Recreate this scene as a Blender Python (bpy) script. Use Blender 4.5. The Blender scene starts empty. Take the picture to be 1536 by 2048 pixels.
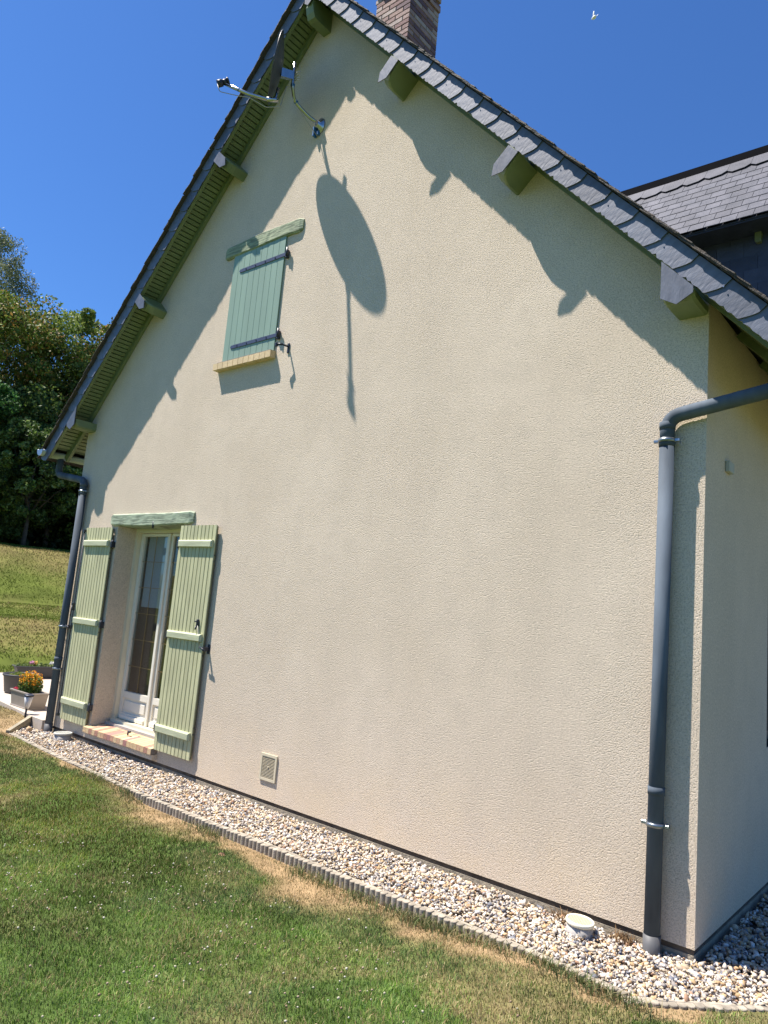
import bpy, bmesh, math, random
import numpy as np
from mathutils import Vector, Matrix

random.seed(7); rng = np.random.default_rng(7)
scene = bpy.context.scene
C = scene.collection

# ------------------------------------------------------------------ camera
cam_d = bpy.data.cameras.new('camera'); cam = bpy.data.objects.new('camera', cam_d); C.objects.link(cam)
scene.camera = cam
CAM = Vector((1.25987, -4.31448, 1.61385))
RX = Vector((0.76535544, 0.63788748, 0.08561898)); UX = Vector((0.02596363, -0.16352205, 0.98619797)); FX = Vector((-0.64308393, 0.752569, 0.14171437))
mw = Matrix((RX, UX, -FX)).transposed().to_4x4(); mw.translation = CAM
cam.matrix_world = mw
cam_d.sensor_fit = 'VERTICAL'; cam_d.sensor_height = 36.0; cam_d.lens = 36 * 1441.7 / 2048
cam_d.clip_start = 0.05; cam_d.clip_end = 2000

# ------------------------------------------------------------------ light
SUN = Vector((1.5137, 1.0, -3.6173)).normalized()
world = bpy.data.worlds.new('World'); scene.world = world; world.use_nodes = True
wn = world.node_tree; wn.nodes.clear()
sky = wn.nodes.new('ShaderNodeTexSky'); sky.sky_type = 'NISHITA'; sky.sun_disc = False
sky.sun_elevation = math.radians(63.4); sky.sun_rotation = math.radians(-123.5)
sky.altitude = 60; sky.air_density = 1.15; sky.dust_density = 0.35; sky.ozone_density = 2.6
bg = wn.nodes.new('ShaderNodeBackground'); bg.inputs[1].default_value = 0.051
tint = wn.nodes.new('ShaderNodeMix'); tint.data_type = 'RGBA'; tint.blend_type = 'MULTIPLY'; tint.inputs['Factor'].default_value = 1; tint.inputs['B'].default_value = (.53, .91, 1.46, 1)   # clear deep blue summer air
wo = wn.nodes.new('ShaderNodeOutputWorld')
wn.links.new(sky.outputs[0], tint.inputs['A']); wn.links.new(tint.outputs['Result'], bg.inputs[0]); wn.links.new(bg.outputs[0], wo.inputs[0])
sd = bpy.data.lights.new('sun', 'SUN'); sd.energy = 5.0; sd.angle = math.radians(0.53); sd.color = (1.0, 0.93, 0.85)
sun = bpy.data.objects.new('sun', sd); C.objects.link(sun); sun.rotation_euler = SUN.to_track_quat('-Z', 'Y').to_euler()
sun.location = (-8, -6, 20)
scene.view_settings.view_transform = 'Standard'; scene.view_settings.look = 'None'
scene.view_settings.exposure = 1.08; scene.view_settings.gamma = 1; scene.view_settings.use_curve_mapping = False
scene.render.engine = 'CYCLES'

# ------------------------------------------------------------------ materials
def mat(name, col, rough=.7, var=.12, vs=8, bump=0, bs=60, metal=0, rnd=0, ramp=None, spec=.5, bump2=0, bs2=6, stretch=None, detail=4, col2=None, coords='world', bdist=.01):
    m = bpy.data.materials.new(name); m.use_nodes = True; nt = m.node_tree; N = nt.nodes; L = nt.links
    b = N['Principled BSDF']; b.inputs['Roughness'].default_value = rough; b.inputs['Metallic'].default_value = metal
    b.inputs['Specular IOR Level'].default_value = spec
    if coords == 'world': co = N.new('ShaderNodeNewGeometry').outputs['Position']
    else: co = N.new('ShaderNodeTexCoord').outputs['Object']
    if stretch:
        mp = N.new('ShaderNodeMapping'); mp.inputs['Scale'].default_value = stretch; L.new(co, mp.inputs[0]); co = mp.outputs[0]
    nz = N.new('ShaderNodeTexNoise'); nz.inputs['Scale'].default_value = vs; nz.inputs['Detail'].default_value = detail; L.new(co, nz.inputs['Vector'])
    base = N.new('ShaderNodeMix'); base.data_type = 'RGBA'
    c2 = col2 if col2 else tuple(min(1, c * (1 + var)) for c in col)
    c1 = col if col2 else tuple(c * (1 - var) for c in col)
    base.inputs['A'].default_value = (*c1, 1); base.inputs['B'].default_value = (*c2, 1)
    mr = N.new('ShaderNodeMapRange'); mr.inputs['From Min'].default_value = .3; mr.inputs['From Max'].default_value = .7; L.new(nz.outputs['Fac'], mr.inputs['Value'])
    L.new(mr.outputs[0], base.inputs['Factor']); out = base.outputs['Result']
    if ramp:
        oi = N.new('ShaderNodeObjectInfo'); rp = N.new('ShaderNodeValToRGB'); rp.color_ramp.interpolation = 'CONSTANT'
        els = rp.color_ramp.elements
        while len(els) < len(ramp): els.new(.5)
        for i, c in enumerate(ramp): els[i].position = i / len(ramp); els[i].color = (*c, 1)
        L.new(oi.outputs['Random'], rp.inputs[0])
        mx = N.new('ShaderNodeMix'); mx.data_type = 'RGBA'; mx.blend_type = 'MULTIPLY'; mx.inputs['Factor'].default_value = 1
        L.new(out, mx.inputs['A']); L.new(rp.outputs[0], mx.inputs['B']); out = mx.outputs['Result']
    if rnd:
        oi = N.new('ShaderNodeObjectInfo'); m2 = N.new('ShaderNodeMapRange'); m2.inputs['To Min'].default_value = 1 - rnd; m2.inputs['To Max'].default_value = 1 + rnd
        L.new(oi.outputs['Random'], m2.inputs['Value'])
        mx = N.new('ShaderNodeVectorMath'); mx.operation = 'SCALE'; L.new(out, mx.inputs[0]); L.new(m2.outputs[0], mx.inputs['Scale']); out = mx.outputs[0]
    L.new(out, b.inputs['Base Color'])
    nrm = None
    for st, sc in ((bump, bs), (bump2, bs2)):
        if st:
            n2 = N.new('ShaderNodeTexNoise'); n2.inputs['Scale'].default_value = sc; n2.inputs['Detail'].default_value = 3; L.new(co, n2.inputs['Vector'])
            bp = N.new('ShaderNodeBump'); bp.inputs['Strength'].default_value = st; bp.inputs['Distance'].default_value = bdist
            L.new(n2.outputs['Fac'], bp.inputs['Height'])
            if nrm: L.new(nrm, bp.inputs['Normal'])
            nrm = bp.outputs[0]
    if nrm: L.new(nrm, b.inputs['Normal'])
    return m

def vcol_mat(name, rough=.8, trans=0, spec=.3):
    m = bpy.data.materials.new(name); m.use_nodes = True; nt = m.node_tree; N = nt.nodes; L = nt.links
    b = N['Principled BSDF']; b.inputs['Roughness'].default_value = rough; b.inputs['Specular IOR Level'].default_value = spec
    a = N.new('ShaderNodeAttribute'); a.attribute_name = 'Col'
    L.new(a.outputs['Color'], b.inputs['Base Color'])
    if trans:
        t = N.new('ShaderNodeBsdfTranslucent'); L.new(a.outputs['Color'], t.inputs['Color'])
        mx = N.new('ShaderNodeMixShader'); mx.inputs[0].default_value = trans
        L.new(b.outputs[0], mx.inputs[1]); L.new(t.outputs[0], mx.inputs[2]); L.new(mx.outputs[0], N['Material Output'].inputs['Surface'])
    return m

def render_mat(name, grain=1.0):
    """scraped cream roughcast: small torn pits over a slightly mottled cream coat"""
    m = bpy.data.materials.new(name); m.use_nodes = True; nt = m.node_tree; N = nt.nodes; L = nt.links
    b = N['Principled BSDF']; b.inputs['Roughness'].default_value = .92; b.inputs['Specular IOR Level'].default_value = .15
    pos = N.new('ShaderNodeNewGeometry').outputs['Position']
    def noise(s, d=3, r=.5):
        n = N.new('ShaderNodeTexNoise'); n.inputs['Scale'].default_value = s; n.inputs['Detail'].default_value = d; n.inputs['Roughness'].default_value = r
        L.new(pos, n.inputs['Vector']); return n.outputs['Fac']
    def ramp(src, a, bb, lo=0, hi=1):
        r = N.new('ShaderNodeMapRange'); r.inputs['From Min'].default_value = a; r.inputs['From Max'].default_value = bb
        r.inputs['To Min'].default_value = lo; r.inputs['To Max'].default_value = hi; L.new(src, r.inputs['Value']); return r.outputs[0]
    def mix(f, a, bb):
        x = N.new('ShaderNodeMix'); x.data_type = 'RGBA'; L.new(f, x.inputs['Factor'])
        if isinstance(a, tuple): x.inputs['A'].default_value = (*a, 1)
        else: L.new(a, x.inputs['A'])
        x.inputs['B'].default_value = (*bb, 1); return x.outputs['Result']
    c = mix(ramp(noise(1.1, 3), .35, .65), (.63, .525, .405), (.70, .59, .465))
    mps = N.new('ShaderNodeMapping'); mps.inputs['Scale'].default_value = (1, 1, .16); L.new(pos, mps.inputs[0]); ns = N.new('ShaderNodeTexNoise'); ns.inputs['Scale'].default_value = 2.6; ns.inputs['Detail'].default_value = 5; L.new(mps.outputs[0], ns.inputs['Vector'])
    c = mix(ramp(ns.outputs['Fac'], .46, .7, 0, .28), c, (.535, .45, .35))
    c = mix(ramp(noise(6, 4), .45, .75, 0, .5), c, (.56, .475, .375))
    sep = N.new('ShaderNodeSeparateXYZ'); L.new(pos, sep.inputs[0])
    # warmer cream mixed in patchily towards the foot of the wall
    foot = N.new('ShaderNodeMath'); foot.operation = 'MULTIPLY'; L.new(ramp(sep.outputs['Z'], .02, .75, 1, 0), foot.inputs[0]); L.new(ramp(noise(3.3, 5), .3, .7, .15, .9), foot.inputs[1])
    c = mix(foot.outputs[0], c, (.68, .55, .38))
    pits = ramp(noise(118, 2, .5), .36, .47, 1, 0)
    pm = N.new('ShaderNodeMath'); pm.operation = 'MULTIPLY'; L.new(pits, pm.inputs[0]); pm.inputs[1].default_value = .5
    c = mix(pm.outputs[0], c, (.33, .27, .2))
    c = mix(ramp(noise(80, 4, .8), .48, .62, 0, .42), c, (.46, .385, .30))
    c = mix(ramp(noise(62, 4, .85), .50, .64, 0, .7), c, (.80, .68, .545))
    L.new(c, b.inputs['Base Color'])
    v = N.new('ShaderNodeTexVoronoi'); v.inputs['Scale'].default_value = 100; v.feature = 'F1'
    wv = N.new('ShaderNodeTexNoise'); wv.inputs['Scale'].default_value = 70; L.new(pos, wv.inputs['Vector'])
    va = N.new('ShaderNodeVectorMath'); va.operation = 'MULTIPLY_ADD'; L.new(wv.outputs['Color'], va.inputs[0]); va.inputs[1].default_value = (.02, .02, .02); L.new(pos, va.inputs[2])
    mpv = N.new('ShaderNodeMapping'); mpv.inputs['Scale'].default_value = (1.25, 1.25, .85); L.new(va.outputs[0], mpv.inputs[0]); L.new(mpv.outputs[0], v.inputs['Vector'])
    h = N.new('ShaderNodeMath'); h.operation = 'MULTIPLY_ADD'; L.new(ramp(noise(118, 2, .5), .37, .50), h.inputs[0]); h.inputs[1].default_value = 1.0; L.new(ramp(v.outputs['Distance'], .3, .9, .22, 0), h.inputs[2])
    bp = N.new('ShaderNodeBump'); bp.inputs['Strength'].default_value = .75 * grain; bp.inputs['Distance'].default_value = .0030
    L.new(h.outputs[0], bp.inputs['Height'])
    bp2 = N.new('ShaderNodeBump'); bp2.inputs['Strength'].default_value = .03; bp2.inputs['Distance'].default_value = .02; L.new(noise(5, 3), bp2.inputs['Height'])
    L.new(bp2.outputs[0], bp.inputs['Normal']); L.new(bp.outputs[0], b.inputs['Normal'])
    return m

M = {}
M['render'] = render_mat('cream_render')
M['render_side'] = render_mat('cream_render_side', .4)
M['slate'] = mat('verge_slate', (.100, .113, .150), .48, .2, 9, .4, 26, rnd=.2, spec=.5, bump2=.2, bs2=9, stretch=(2.2, 1, .8), coords='obj', bdist=.005)
M['slate_roof'] = mat('roof_slate', (.058, .063, .080), .65, .3, 6, .4, 45, rnd=.16, spec=.25, coords='world', col2=(.10, .102, .122))
M['slate_dark'] = mat('wall_slate', (.045, .055, .085), .5, .2, 6, .3, 30, rnd=.18, spec=.4)
M['slate_edge'] = mat('lichen_slate', (.07, .052, .036), .8, .4, 30, .6, 80, col2=(.045, .045, .045))
M['lichen'] = M['slate_edge']
M['green_wood'] = mat('green_painted_timber', (.15, .185, .085), .55, .12, 12, .25, 30, rnd=.06, stretch=(1, 6, 1))
M['green_soffit'] = mat('green_soffit_paint', (.17, .21, .095), .5, .08, 10, .1, 50, rnd=.05)
M['purlin'] = mat('green_purlin_paint', (.17, .21, .10), .5, .12, 7, .3, 25, rnd=.05, stretch=(1, .4, 1))
M['shutter'] = mat('sage_shutter_paint', (.47, .46, .27), .65, .17, 7, .25, 90, rnd=.05, stretch=(3, 3, .4), bdist=.004)
M['batten'] = mat('sage_batten_paint', (.43, .45, .295), .65, .16, 9, .25, 60, rnd=.05, stretch=(.4, 3, 3), bdist=.004)
M['shutter_blue'] = mat('bluegreen_shutter_paint', (.225, .318, .245), .5, .06, 3, .1, 60, rnd=.025, stretch=(2, 2, .5), bdist=.003)
def lintel_mat(name, col, ang):
    m = mat(name, col, .75, .1, 5, 0)
    nt = m.node_tree; N = nt.nodes; L = nt.links; b = N['Principled BSDF']
    pos = N.new('ShaderNodeNewGeometry').outputs['Position']
    mp = N.new('ShaderNodeMapping'); mp.inputs['Rotation'].default_value = (0, ang, 0); mp.inputs['Scale'].default_value = (3, 3, 26); L.new(pos, mp.inputs[0])
    n = N.new('ShaderNodeTexNoise'); n.inputs['Scale'].default_value = 2.2; n.inputs['Detail'].default_value = 5; n.inputs['Distortion'].default_value = .6; L.new(mp.outputs[0], n.inputs['Vector'])
    r = N.new('ShaderNodeMapRange'); r.inputs['From Min'].default_value = .40; r.inputs['From Max'].default_value = .56; L.new(n.outputs['Fac'], r.inputs['Value'])
    src = b.inputs['Base Color'].links[0].from_socket
    x = N.new('ShaderNodeMix'); x.data_type = 'RGBA'; x.inputs['A'].default_value = (*[c * .55 for c in col], 1); L.new(src, x.inputs['B']); L.new(r.outputs[0], x.inputs['Factor'])
    L.new(x.outputs['Result'], b.inputs['Base Color'])
    bp = N.new('ShaderNodeBump'); bp.inputs['Strength'].default_value = .7; bp.inputs['Distance'].default_value = .006; L.new(n.outputs['Fac'], bp.inputs['Height']); L.new(bp.outputs[0], b.inputs['Normal'])
    return m
M['lintel'] = lintel_mat('weathered_green_beam', (.34, .40, .28), .35)
M['lintel2'] = lintel_mat('weathered_green_beam_upper', (.29, .34, .21), 0)
M['iron'] = mat('black_iron', (.018, .022, .035), .45, .2, 20, spec=.5)
M['iron_blue'] = mat('blue_black_strap', (.035, .05, .10), .5, .15, 20, spec=.5)
M['pipe'] = mat('anthracite_zinc', (.088, .108, .132), .72, .34, 7, .1, 40, spec=.12, stretch=(1, 1, .25), detail=6)
M['pipe_low'] = mat('grey_pvc', (.10, .10, .10), .55, .08, 20)
M['clamp'] = mat('galvanised_clamp', (.30, .33, .36), .3, .1, 30, metal=.8)
M['zinc'] = mat('zinc_gutter', (.42, .44, .46), .45, .12, 6, metal=.6)
M['steel'] = mat('galvanised_steel', (.46, .46, .44), .22, .1, 25, metal=.95)
M['blue_tape'] = mat('blue_tape', (.02, .12, .33), .5, .05, 20)
M['dish'] = mat('anthracite_dish', (.055, .062, .072), .42, .08, 9, spec=.5)
M['cable'] = mat('cable', (.35, .34, .30), .5, .05, 9)
M['white_pvc'] = mat('cream_pvc', (.74, .70, .60), .35, .03, 4, spec=.5)
M['frame_cream'] = mat('cream_door_paint', (.70, .64, .48), .4, .04, 4)
M['gold'] = mat('brass_muntin', (.30, .20, .08), .35, .05, 9, metal=.4)
M['concrete'] = mat('plinth_concrete', (.30, .255, .185), .9, .2, 9, .6, 60)
M['dark_band'] = mat('damp_band', (.060, .043, .028), .9, .35, 14, .5, 60, col2=(.14, .105, .07))
M['edging'] = mat('concrete_edging', (.30, .262, .205), .92, .26, 22, .6, 120, rnd=.18, bdist=.003)
M['wood_edge'] = mat('weathered_board', (.30, .26, .18), .85, .25, 5, .5, 40, stretch=(1, 1, 8))
M['patio'] = mat('patio_paving', (.44, .38, .31), .85, .08, 12, .2, 90)
M['soil'] = mat('soil', (.08, .06, .045), .95, .3, 20, .8, 50)
M['mortar'] = mat('pale_mortar', (.24, .2, .17), .9, .2, 40, .4, 90)
M['chim_brick'] = mat('chimney_brick', (.9, .9, .9), .85, .12, 12, .4, 60, ramp=[(.36, .23, .185), (.42, .30, .24), (.24, .13, .115), (.31, .19, .16), (.15, .085, .095), (.38, .25, .21), (.20, .115, .11), (.44, .34, .29)])
M['sill_brick'] = mat('sill_brick', (.95, .95, .95), .8, .08, 12, .3, 60, ramp=[(.58, .42, .24), (.48, .27, .17), (.60, .46, .28), (.38, .20, .14), (.62, .44, .25), (.52, .33, .20), (.36, .18, .15), (.56, .40, .22)])
M['cream_brick'] = mat('cream_sill_brick', (.62, .47, .27), .8, .06, 12, .2, 60, rnd=.06)
M['cap'] = mat('cream_plastic_cap', (.76, .72, .56), .45, .05, 12, spec=.4)
M['cap_grid'] = mat('cap_grid', (.50, .49, .34), .5, .05, 12)
M['cap_grey'] = mat('grey_cap', (.46, .46, .41), .7, .08, 12)
M['cap_body'] = mat('grey_cap_body', (.36, .34, .31), .6, .06, 12)
M['vent'] = mat('vent_plastic', (.60, .53, .38), .5, .04, 12)
M['dark'] = mat('dark_recess', (.03, .022, .015), .9, .1, 12)
M['planter'] = mat('taupe_planter', (.27, .235, .20), .5, .05, 9)
M['planter_dark'] = mat('dark_planter', (.045, .045, .05), .55, .08, 9)
M['clear'] = mat('lamp_shell', (.55, .55, .55), .2, .05, 9, spec=.6)
M['room'] = mat('dark_room', (.045, .035, .03), .9, .2, 2)
M['blind'] = mat('white_blind', (.62, .66, .70), .8, .03, 2)
M['brown_panel'] = mat('brown_furniture', (.16, .10, .07), .7, .1, 2)
M['trunk'] = mat('bark', (.10, .08, .06), .9, .3, 6, .8, 12)
M['birch'] = mat('birch_bark', (.42, .40, .36), .8, .4, 5, .5, 12)
M['stem'] = mat('plant_stem', (.05, .10, .03), .7, .2, 20)
M['bird'] = mat('white_feathers', (.8, .8, .78), .8, .04, 9)
M['leaf'] = vcol_mat('leaves', .6, .28, .3)
M['grass'] = vcol_mat('grass_blades', .8, .25, .1)
M['vplain'] = vcol_mat('ground_cover', .95, 0, .1)
M['stone'] = vcol_mat('gravel_stone', .75, 0, .3)
M['petal'] = vcol_mat('petals', .7, .2, .2)
gl = bpy.data.materials.new('window_glass'); gl.use_nodes = True; N = gl.node_tree.nodes; L = gl.node_tree.links
N.remove(N['Principled BSDF']); g1 = N.new('ShaderNodeBsdfGlossy'); g1.inputs['Roughness'].default_value = .015; t1 = N.new('ShaderNodeBsdfTransparent'); t1.inputs[0].default_value = (.82, .84, .84, 1)
lw = N.new('ShaderNodeLayerWeight'); pw = N.new('ShaderNodeMath'); pw.operation = 'POWER'; L.new(lw.outputs['Facing'], pw.inputs[0]); pw.inputs[1].default_value = 4; fr = N.new('ShaderNodeMath'); fr.operation = 'MULTIPLY_ADD'; L.new(pw.outputs[0], fr.inputs[0]); fr.inputs[1].default_value = .9; fr.inputs[2].default_value = .07; mx = N.new('ShaderNodeMixShader'); L.new(fr.outputs[0], mx.inputs[0]); L.new(t1.outputs[0], mx.inputs[1]); L.new(g1.outputs[0], mx.inputs[2]); L.new(mx.outputs[0], N['Material Output'].inputs['Surface'])
M['glass'] = gl

# ------------------------------------------------------------------ builders
def obj(name, me, m=None, parent=None, **props):
    o = bpy.data.objects.new(name, me); C.objects.link(o)
    if m is not None and me is not None and not me.materials: me.materials.append(M[m] if isinstance(m, str) else m)
    if parent is not None: o.parent = parent
    for k, v in props.items(): o[k] = v
    return o
def thing(name, label, category, loc=(0, 0, 0), group=None, rotz=0):
    o = bpy.data.objects.new(name, None); C.objects.link(o); o.location = loc; o.rotation_euler = (0, 0, rotz)
    o.empty_display_size = .1; o['label'] = label; o['category'] = category
    if group: o['group'] = group
    return o
class B:
    """collects simple solids into one mesh"""
    def __init__(s): s.bm = bmesh.new()
    def box(s, x0, x1, y0, y1, z0, z1, bev=0):
        r = bmesh.ops.create_cube(s.bm, size=1); vs = r['verts']
        for v in vs:
            v.co = Vector((x0 + (v.co.x + .5) * (x1 - x0), y0 + (v.co.y + .5) * (y1 - y0), z0 + (v.co.z + .5) * (z1 - z0)))
        if bev:
            es = list({e for v in vs for e in v.link_edges}); bmesh.ops.bevel(s.bm, geom=es, offset=bev, segments=1, affect='EDGES')
        return s
    def prism(s, pts, y0, y1):
        """polygon in x,z extruded along y"""
        a = [s.bm.verts.new((p[0], y0, p[1])) for p in pts]; b = [s.bm.verts.new((p[0], y1, p[1])) for p in pts]
        n = len(pts); s.bm.faces.new(a); s.bm.faces.new(b[::-1])
        for i in range(n): s.bm.faces.new((a[i], b[i], b[(i + 1) % n], a[(i + 1) % n]))
        bmesh.ops.recalc_face_normals(s.bm, faces=s.bm.faces[:]); return s
    def loft(s, rings, cap=True):
        vv = [[s.bm.verts.new(p) for p in r] for r in rings]; n = len(rings[0])
        for a, b in zip(vv[:-1], vv[1:]):
            for i in range(n): s.bm.faces.new((a[i], a[(i + 1) % n], b[(i + 1) % n], b[i])).smooth = True
        if cap: s.bm.faces.new(vv[0][::-1]); s.bm.faces.new(vv[-1])
        return s
    def tube(s, path, r, n=12, cap=True):
        path = [Vector(p) for p in path]; rs = r if isinstance(r, (list, tuple)) else [r] * len(path)
        up = None; rings = []
        for i, p in enumerate(path):
            d = (path[min(i + 1, len(path) - 1)] - path[max(i - 1, 0)]).normalized()
            if up is None: up = d.orthogonal().normalized()
            up = (up - d * up.dot(d)).normalized(); w = d.cross(up)
            rings.append([p + (up * math.cos(2 * math.pi * k / n) + w * math.sin(2 * math.pi * k / n)) * rs[i] for k in range(n)])
        return s.loft(rings, cap)
    def lathe(s, c, prof, n=28, cap=True):
        return s.loft([[(c[0] + r * math.cos(2 * math.pi * k / n), c[1] + r * math.sin(2 * math.pi * k / n), c[2] + z) for k in range(n)] for r, z in prof], cap)
    def shift(s, v):
        for q in s.bm.verts: q.co -= Vector(v)
        return s
    def mesh(s, name='m'):
        me = bpy.data.meshes.new(name); bmesh.ops.recalc_face_normals(s.bm, faces=s.bm.faces[:]); s.bm.to_mesh(me); s.bm.free(); return me
    def put(s, name, m, parent=None, **k): return obj(name, s.mesh(name), m, parent, **k)
def arc(path, rad, seg=6):
    """round the corners of a polyline"""
    P = [Vector(p) for p in path]; out = [P[0]]
    for a, b, c in zip(P[:-2], P[1:-1], P[2:]):
        u = (a - b).normalized(); v = (c - b).normalized(); p0 = b + u * rad; p1 = b + v * rad
        for k in range(seg + 1):
            t = k / seg; out.append(p0 * (1 - t) ** 2 + b * 2 * t * (1 - t) + p1 * t * t)
    out.append(P[-1]); return out
def npmesh(name, V, F, col=None, smooth=False):
    me = bpy.data.meshes.new(name); V = np.asarray(V, np.float32); F = np.asarray(F, np.int32)
    me.vertices.add(len(V)); me.vertices.foreach_set('co', V.ravel())
    me.loops.add(F.size); me.loops.foreach_set('vertex_index', F.ravel())
    me.polygons.add(len(F)); me.polygons.foreach_set('loop_start', np.arange(len(F), dtype=np.int32) * F.shape[1])
    me.update(calc_edges=True)
    if smooth: me.polygons.foreach_set('use_smooth', np.ones(len(F), bool))
    if col is not None:
        a = me.color_attributes.new('Col', 'FLOAT_COLOR', 'POINT'); c = np.ones((len(V), 4), np.float32); c[:, :3] = col; a.data.foreach_set('color', c.ravel())
    return me
_g = np.random.default_rng(3).random((256, 256))
def vnoise(x, y, s=1.0, off=0.0):
    x = np.asarray(x) * s + 100 + off * 17.3; y = np.asarray(y) * s + 100 + off * 9.1
    xi = np.floor(x).astype(int); yi = np.floor(y).astype(int); fx = x - xi; fy = y - yi
    fx = fx * fx * (3 - 2 * fx); fy = fy * fy * (3 - 2 * fy); g = lambda a, b: _g[a % 256, b % 256]
    return (g(xi, yi) * (1 - fx) + g(xi + 1, yi) * fx) * (1 - fy) + (g(xi, yi + 1) * (1 - fx) + g(xi + 1, yi + 1) * fx) * fy
def fbm(x, y, s=1.0, off=0, o=4):
    t = 0; a = .5; n = 0
    for k in range(o): t = t + a * vnoise(x, y, s * 2 ** k, off + k); n += a; a *= .5
    return t / n
def sstep(x, a, b): t = np.clip((np.asarray(x, float) - a) / (b - a), 0, 1); return t * t * (3 - 2 * t)

# ------------------------------------------------------------------ dimensions
W = 7.442; AX = -W / 2; TH = .8168; TA = math.tan(TH); CO = math.cos(TH); SI = math.sin(TH)
ZV = 7.5923                       # lower edge of the verge at the apex
VT = .2055                        # height of the verge face
OV = .283
LEN = 10.0                        # depth of the house
DE = 4.13                         # half width out to the eaves
def zl(dx, off=0): return ZV + off - TA * dx
def side(sg, dx): return AX + sg * dx
OX0, OX1, OZ0, OZ1 = -6.41, -5.12, .17, 2.366      # door opening

# ------------------------------------------------------------------ ground
PROF = [(0, 0), (17.6, -.03), (17.75, .16), (20.6, .82), (24.0, 1.06), (25.2, 1.10), (25.35, 1.28), (25.9, 1.5), (29.4, 3.0), (31.0, 3.16), (60, 4.2), (120, 9), (500, 20)]
PG, PZ = zip(*PROF)
EDG = [(-7.32, -.465), (-6.6, -.52), (-5.9, -.57), (-4.6, -.625), (-3.6, -.632), (-2.5, -.622), (-1.5, -.62), (-.6, -.61), (-.02, -.66)]
ex, ey = zip(*EDG)
def edge_y(x): return np.interp(x, ex, ey)
def ground_z(x, y):
    x = np.asarray(x, float); y = np.asarray(y, float)
    g = (x - CAM.x) * -.917 + (y - CAM.y) * .399
    near = 1 - sstep(g, 12, 16)
    z = -.10 * near - .11 * (1 - near) + np.interp(g, PG, PZ)
    dip = sstep(x, -4.75, -4.15) * (1 - sstep(x, -1.5, -.45)) * (1 - sstep(-y, 1.2, 3.5))
    z = z + (.044 - .052 * dip) * near
    z = z + .09 * (1 - sstep(x, -8.1, -7.3)) * sstep(x, -13, -12) * near + .03 * (fbm(x, y, .5, 2) - .5) * (1 + 4 * sstep(g, 16, 20))
    return z
def dryness(x, y):
    """0 lush .. 1 straw"""
    x = np.asarray(x, float); y = np.asarray(y, float)
    d = edge_y(x) - y; g = (x - CAM.x) * -.917 + (y - CAM.y) * .399
    n = fbm(x, y, 2.2, 5); n2 = fbm(x, y, 6, 9)
    width = .07 + .26 * np.exp(-((x + 3.9) / .65) ** 2) + .34 * np.exp(-((x + 2.1) / .55) ** 2) + .20 * np.exp(-((x + .9) / .6) ** 2)
    a = 1 - sstep(d + (n - .5) * .45 + (n2 - .5) * .3, width * .3, width * 1.5)
    a = np.where(x > .2, a * .4, a)
    b = .6 * sstep(n, .54, .74) * (.35 + .65 * sstep(-x, 1.5, 5)) * (1 - .7 * np.exp(-((x + 3.2) ** 2 + (y + 1.8) ** 2) / 2.0))
    c = .5 * sstep(fbm(x, y, 2.4, 21), .48, .64) * np.exp(-((x + .2) / 1.2) ** 2) * (.4 + n2)
    near = np.clip(np.maximum(np.maximum(a, b), c), 0, 1)
    far = np.interp(g, [10, 17.5, 18.5, 20.5, 21.2, 24, 25.4, 26.6, 28, 29.2, 30.3, 30.8, 32], [.3, .15, .72, .8, .42, .40, .3, .25, .62, .92, .8, .25, .1])
    far = np.clip(far + (fbm(x, y, .9, 12) - .5) * .9 - .26, 0, 1)
    t = sstep(g, 9.5, 12); return near * (1 - t) + far * t
GREEN = np.array((.082, .135, .032)); STRAW = np.array((.40, .30, .155)); FARG = np.array((.086, .110, .020)); FARD = np.array((.20, .155, .065))
def ground_col(x, y, bare=True):
    d = dryness(x, y)[:, None]; g = ((x - CAM.x) * -.917 + (y - CAM.y) * .399)[:, None]; t = sstep(g, 9.5, 12)
    near = GREEN * .75 * (1 - d) + np.array((.27, .19, .105)) * d; far = FARG * (1 - d) + FARD * d
    n = fbm(x, y, 14, 4)[:, None]
    return (near * (1 - t) + far * t) * (.5 + 1.0 * n)
def axis_lines(lo, hi, seq):
    out = [lo]; 
    while out[-1] < hi:
        p = out[-1]; st = next(s for (a, b, s) in seq if a <= p < b); out.append(p + st)
    return np.array(out)
def pit(x, y):
    """inside: house, gravel strip and patio slab, kept lower than the lawn"""
    p1 = (x > -7.36) & (x < -.02) & (y > edge_y(x) + .035); p2 = (x >= -.02) & (x < .62) & (y > -.62 + (x + .02) * 1.06)
    p3 = (x <= -7.3) & (x > -12.2) & (y > -.04 - (x + 7.36) * .11 + 0) & (y < 3.5)
    p4 = (x <= -7.3) & (x > -7.7) & (y > -.465 - (x + 7.32) * 1.0)
    p5 = (x > -12) & (x < .6) & (y > 0) & (y < 12)
    return p1 | p2 | p3 | p4 | p5
gx = axis_lines(-70, 40, [(-70, -34, 2.0), (-34, -13, .35), (-13, -8, .12), (-8, 1.6, .045), (1.6, 4, .3), (4, 50, 3)])
gy = axis_lines(-40, 70, [(-40, -6, 3), (-6, -3.4, .2), (-3.4, .3, .045), (.3, 4, .2), (4, 24, .5), (24, 80, 2.5)])
X, Y = np.meshgrid(gx, gy, indexing='ij'); xf = X.ravel(); yf = Y.ravel(); zf = ground_z(xf, yf)
zf = np.where(pit(xf, yf), -.28, zf)
ni, nj = X.shape; idx = np.arange(ni * nj).reshape(ni, nj)
F = np.stack([idx[:-1, :-1].ravel(), idx[1:, :-1].ravel(), idx[1:, 1:].ravel(), idx[:-1, 1:].ravel()], 1)
lawn = obj('lawn', npmesh('lawn', np.stack([xf, yf, zf], 1), F, ground_col(xf, yf), True), 'vplain', kind='structure')
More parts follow.
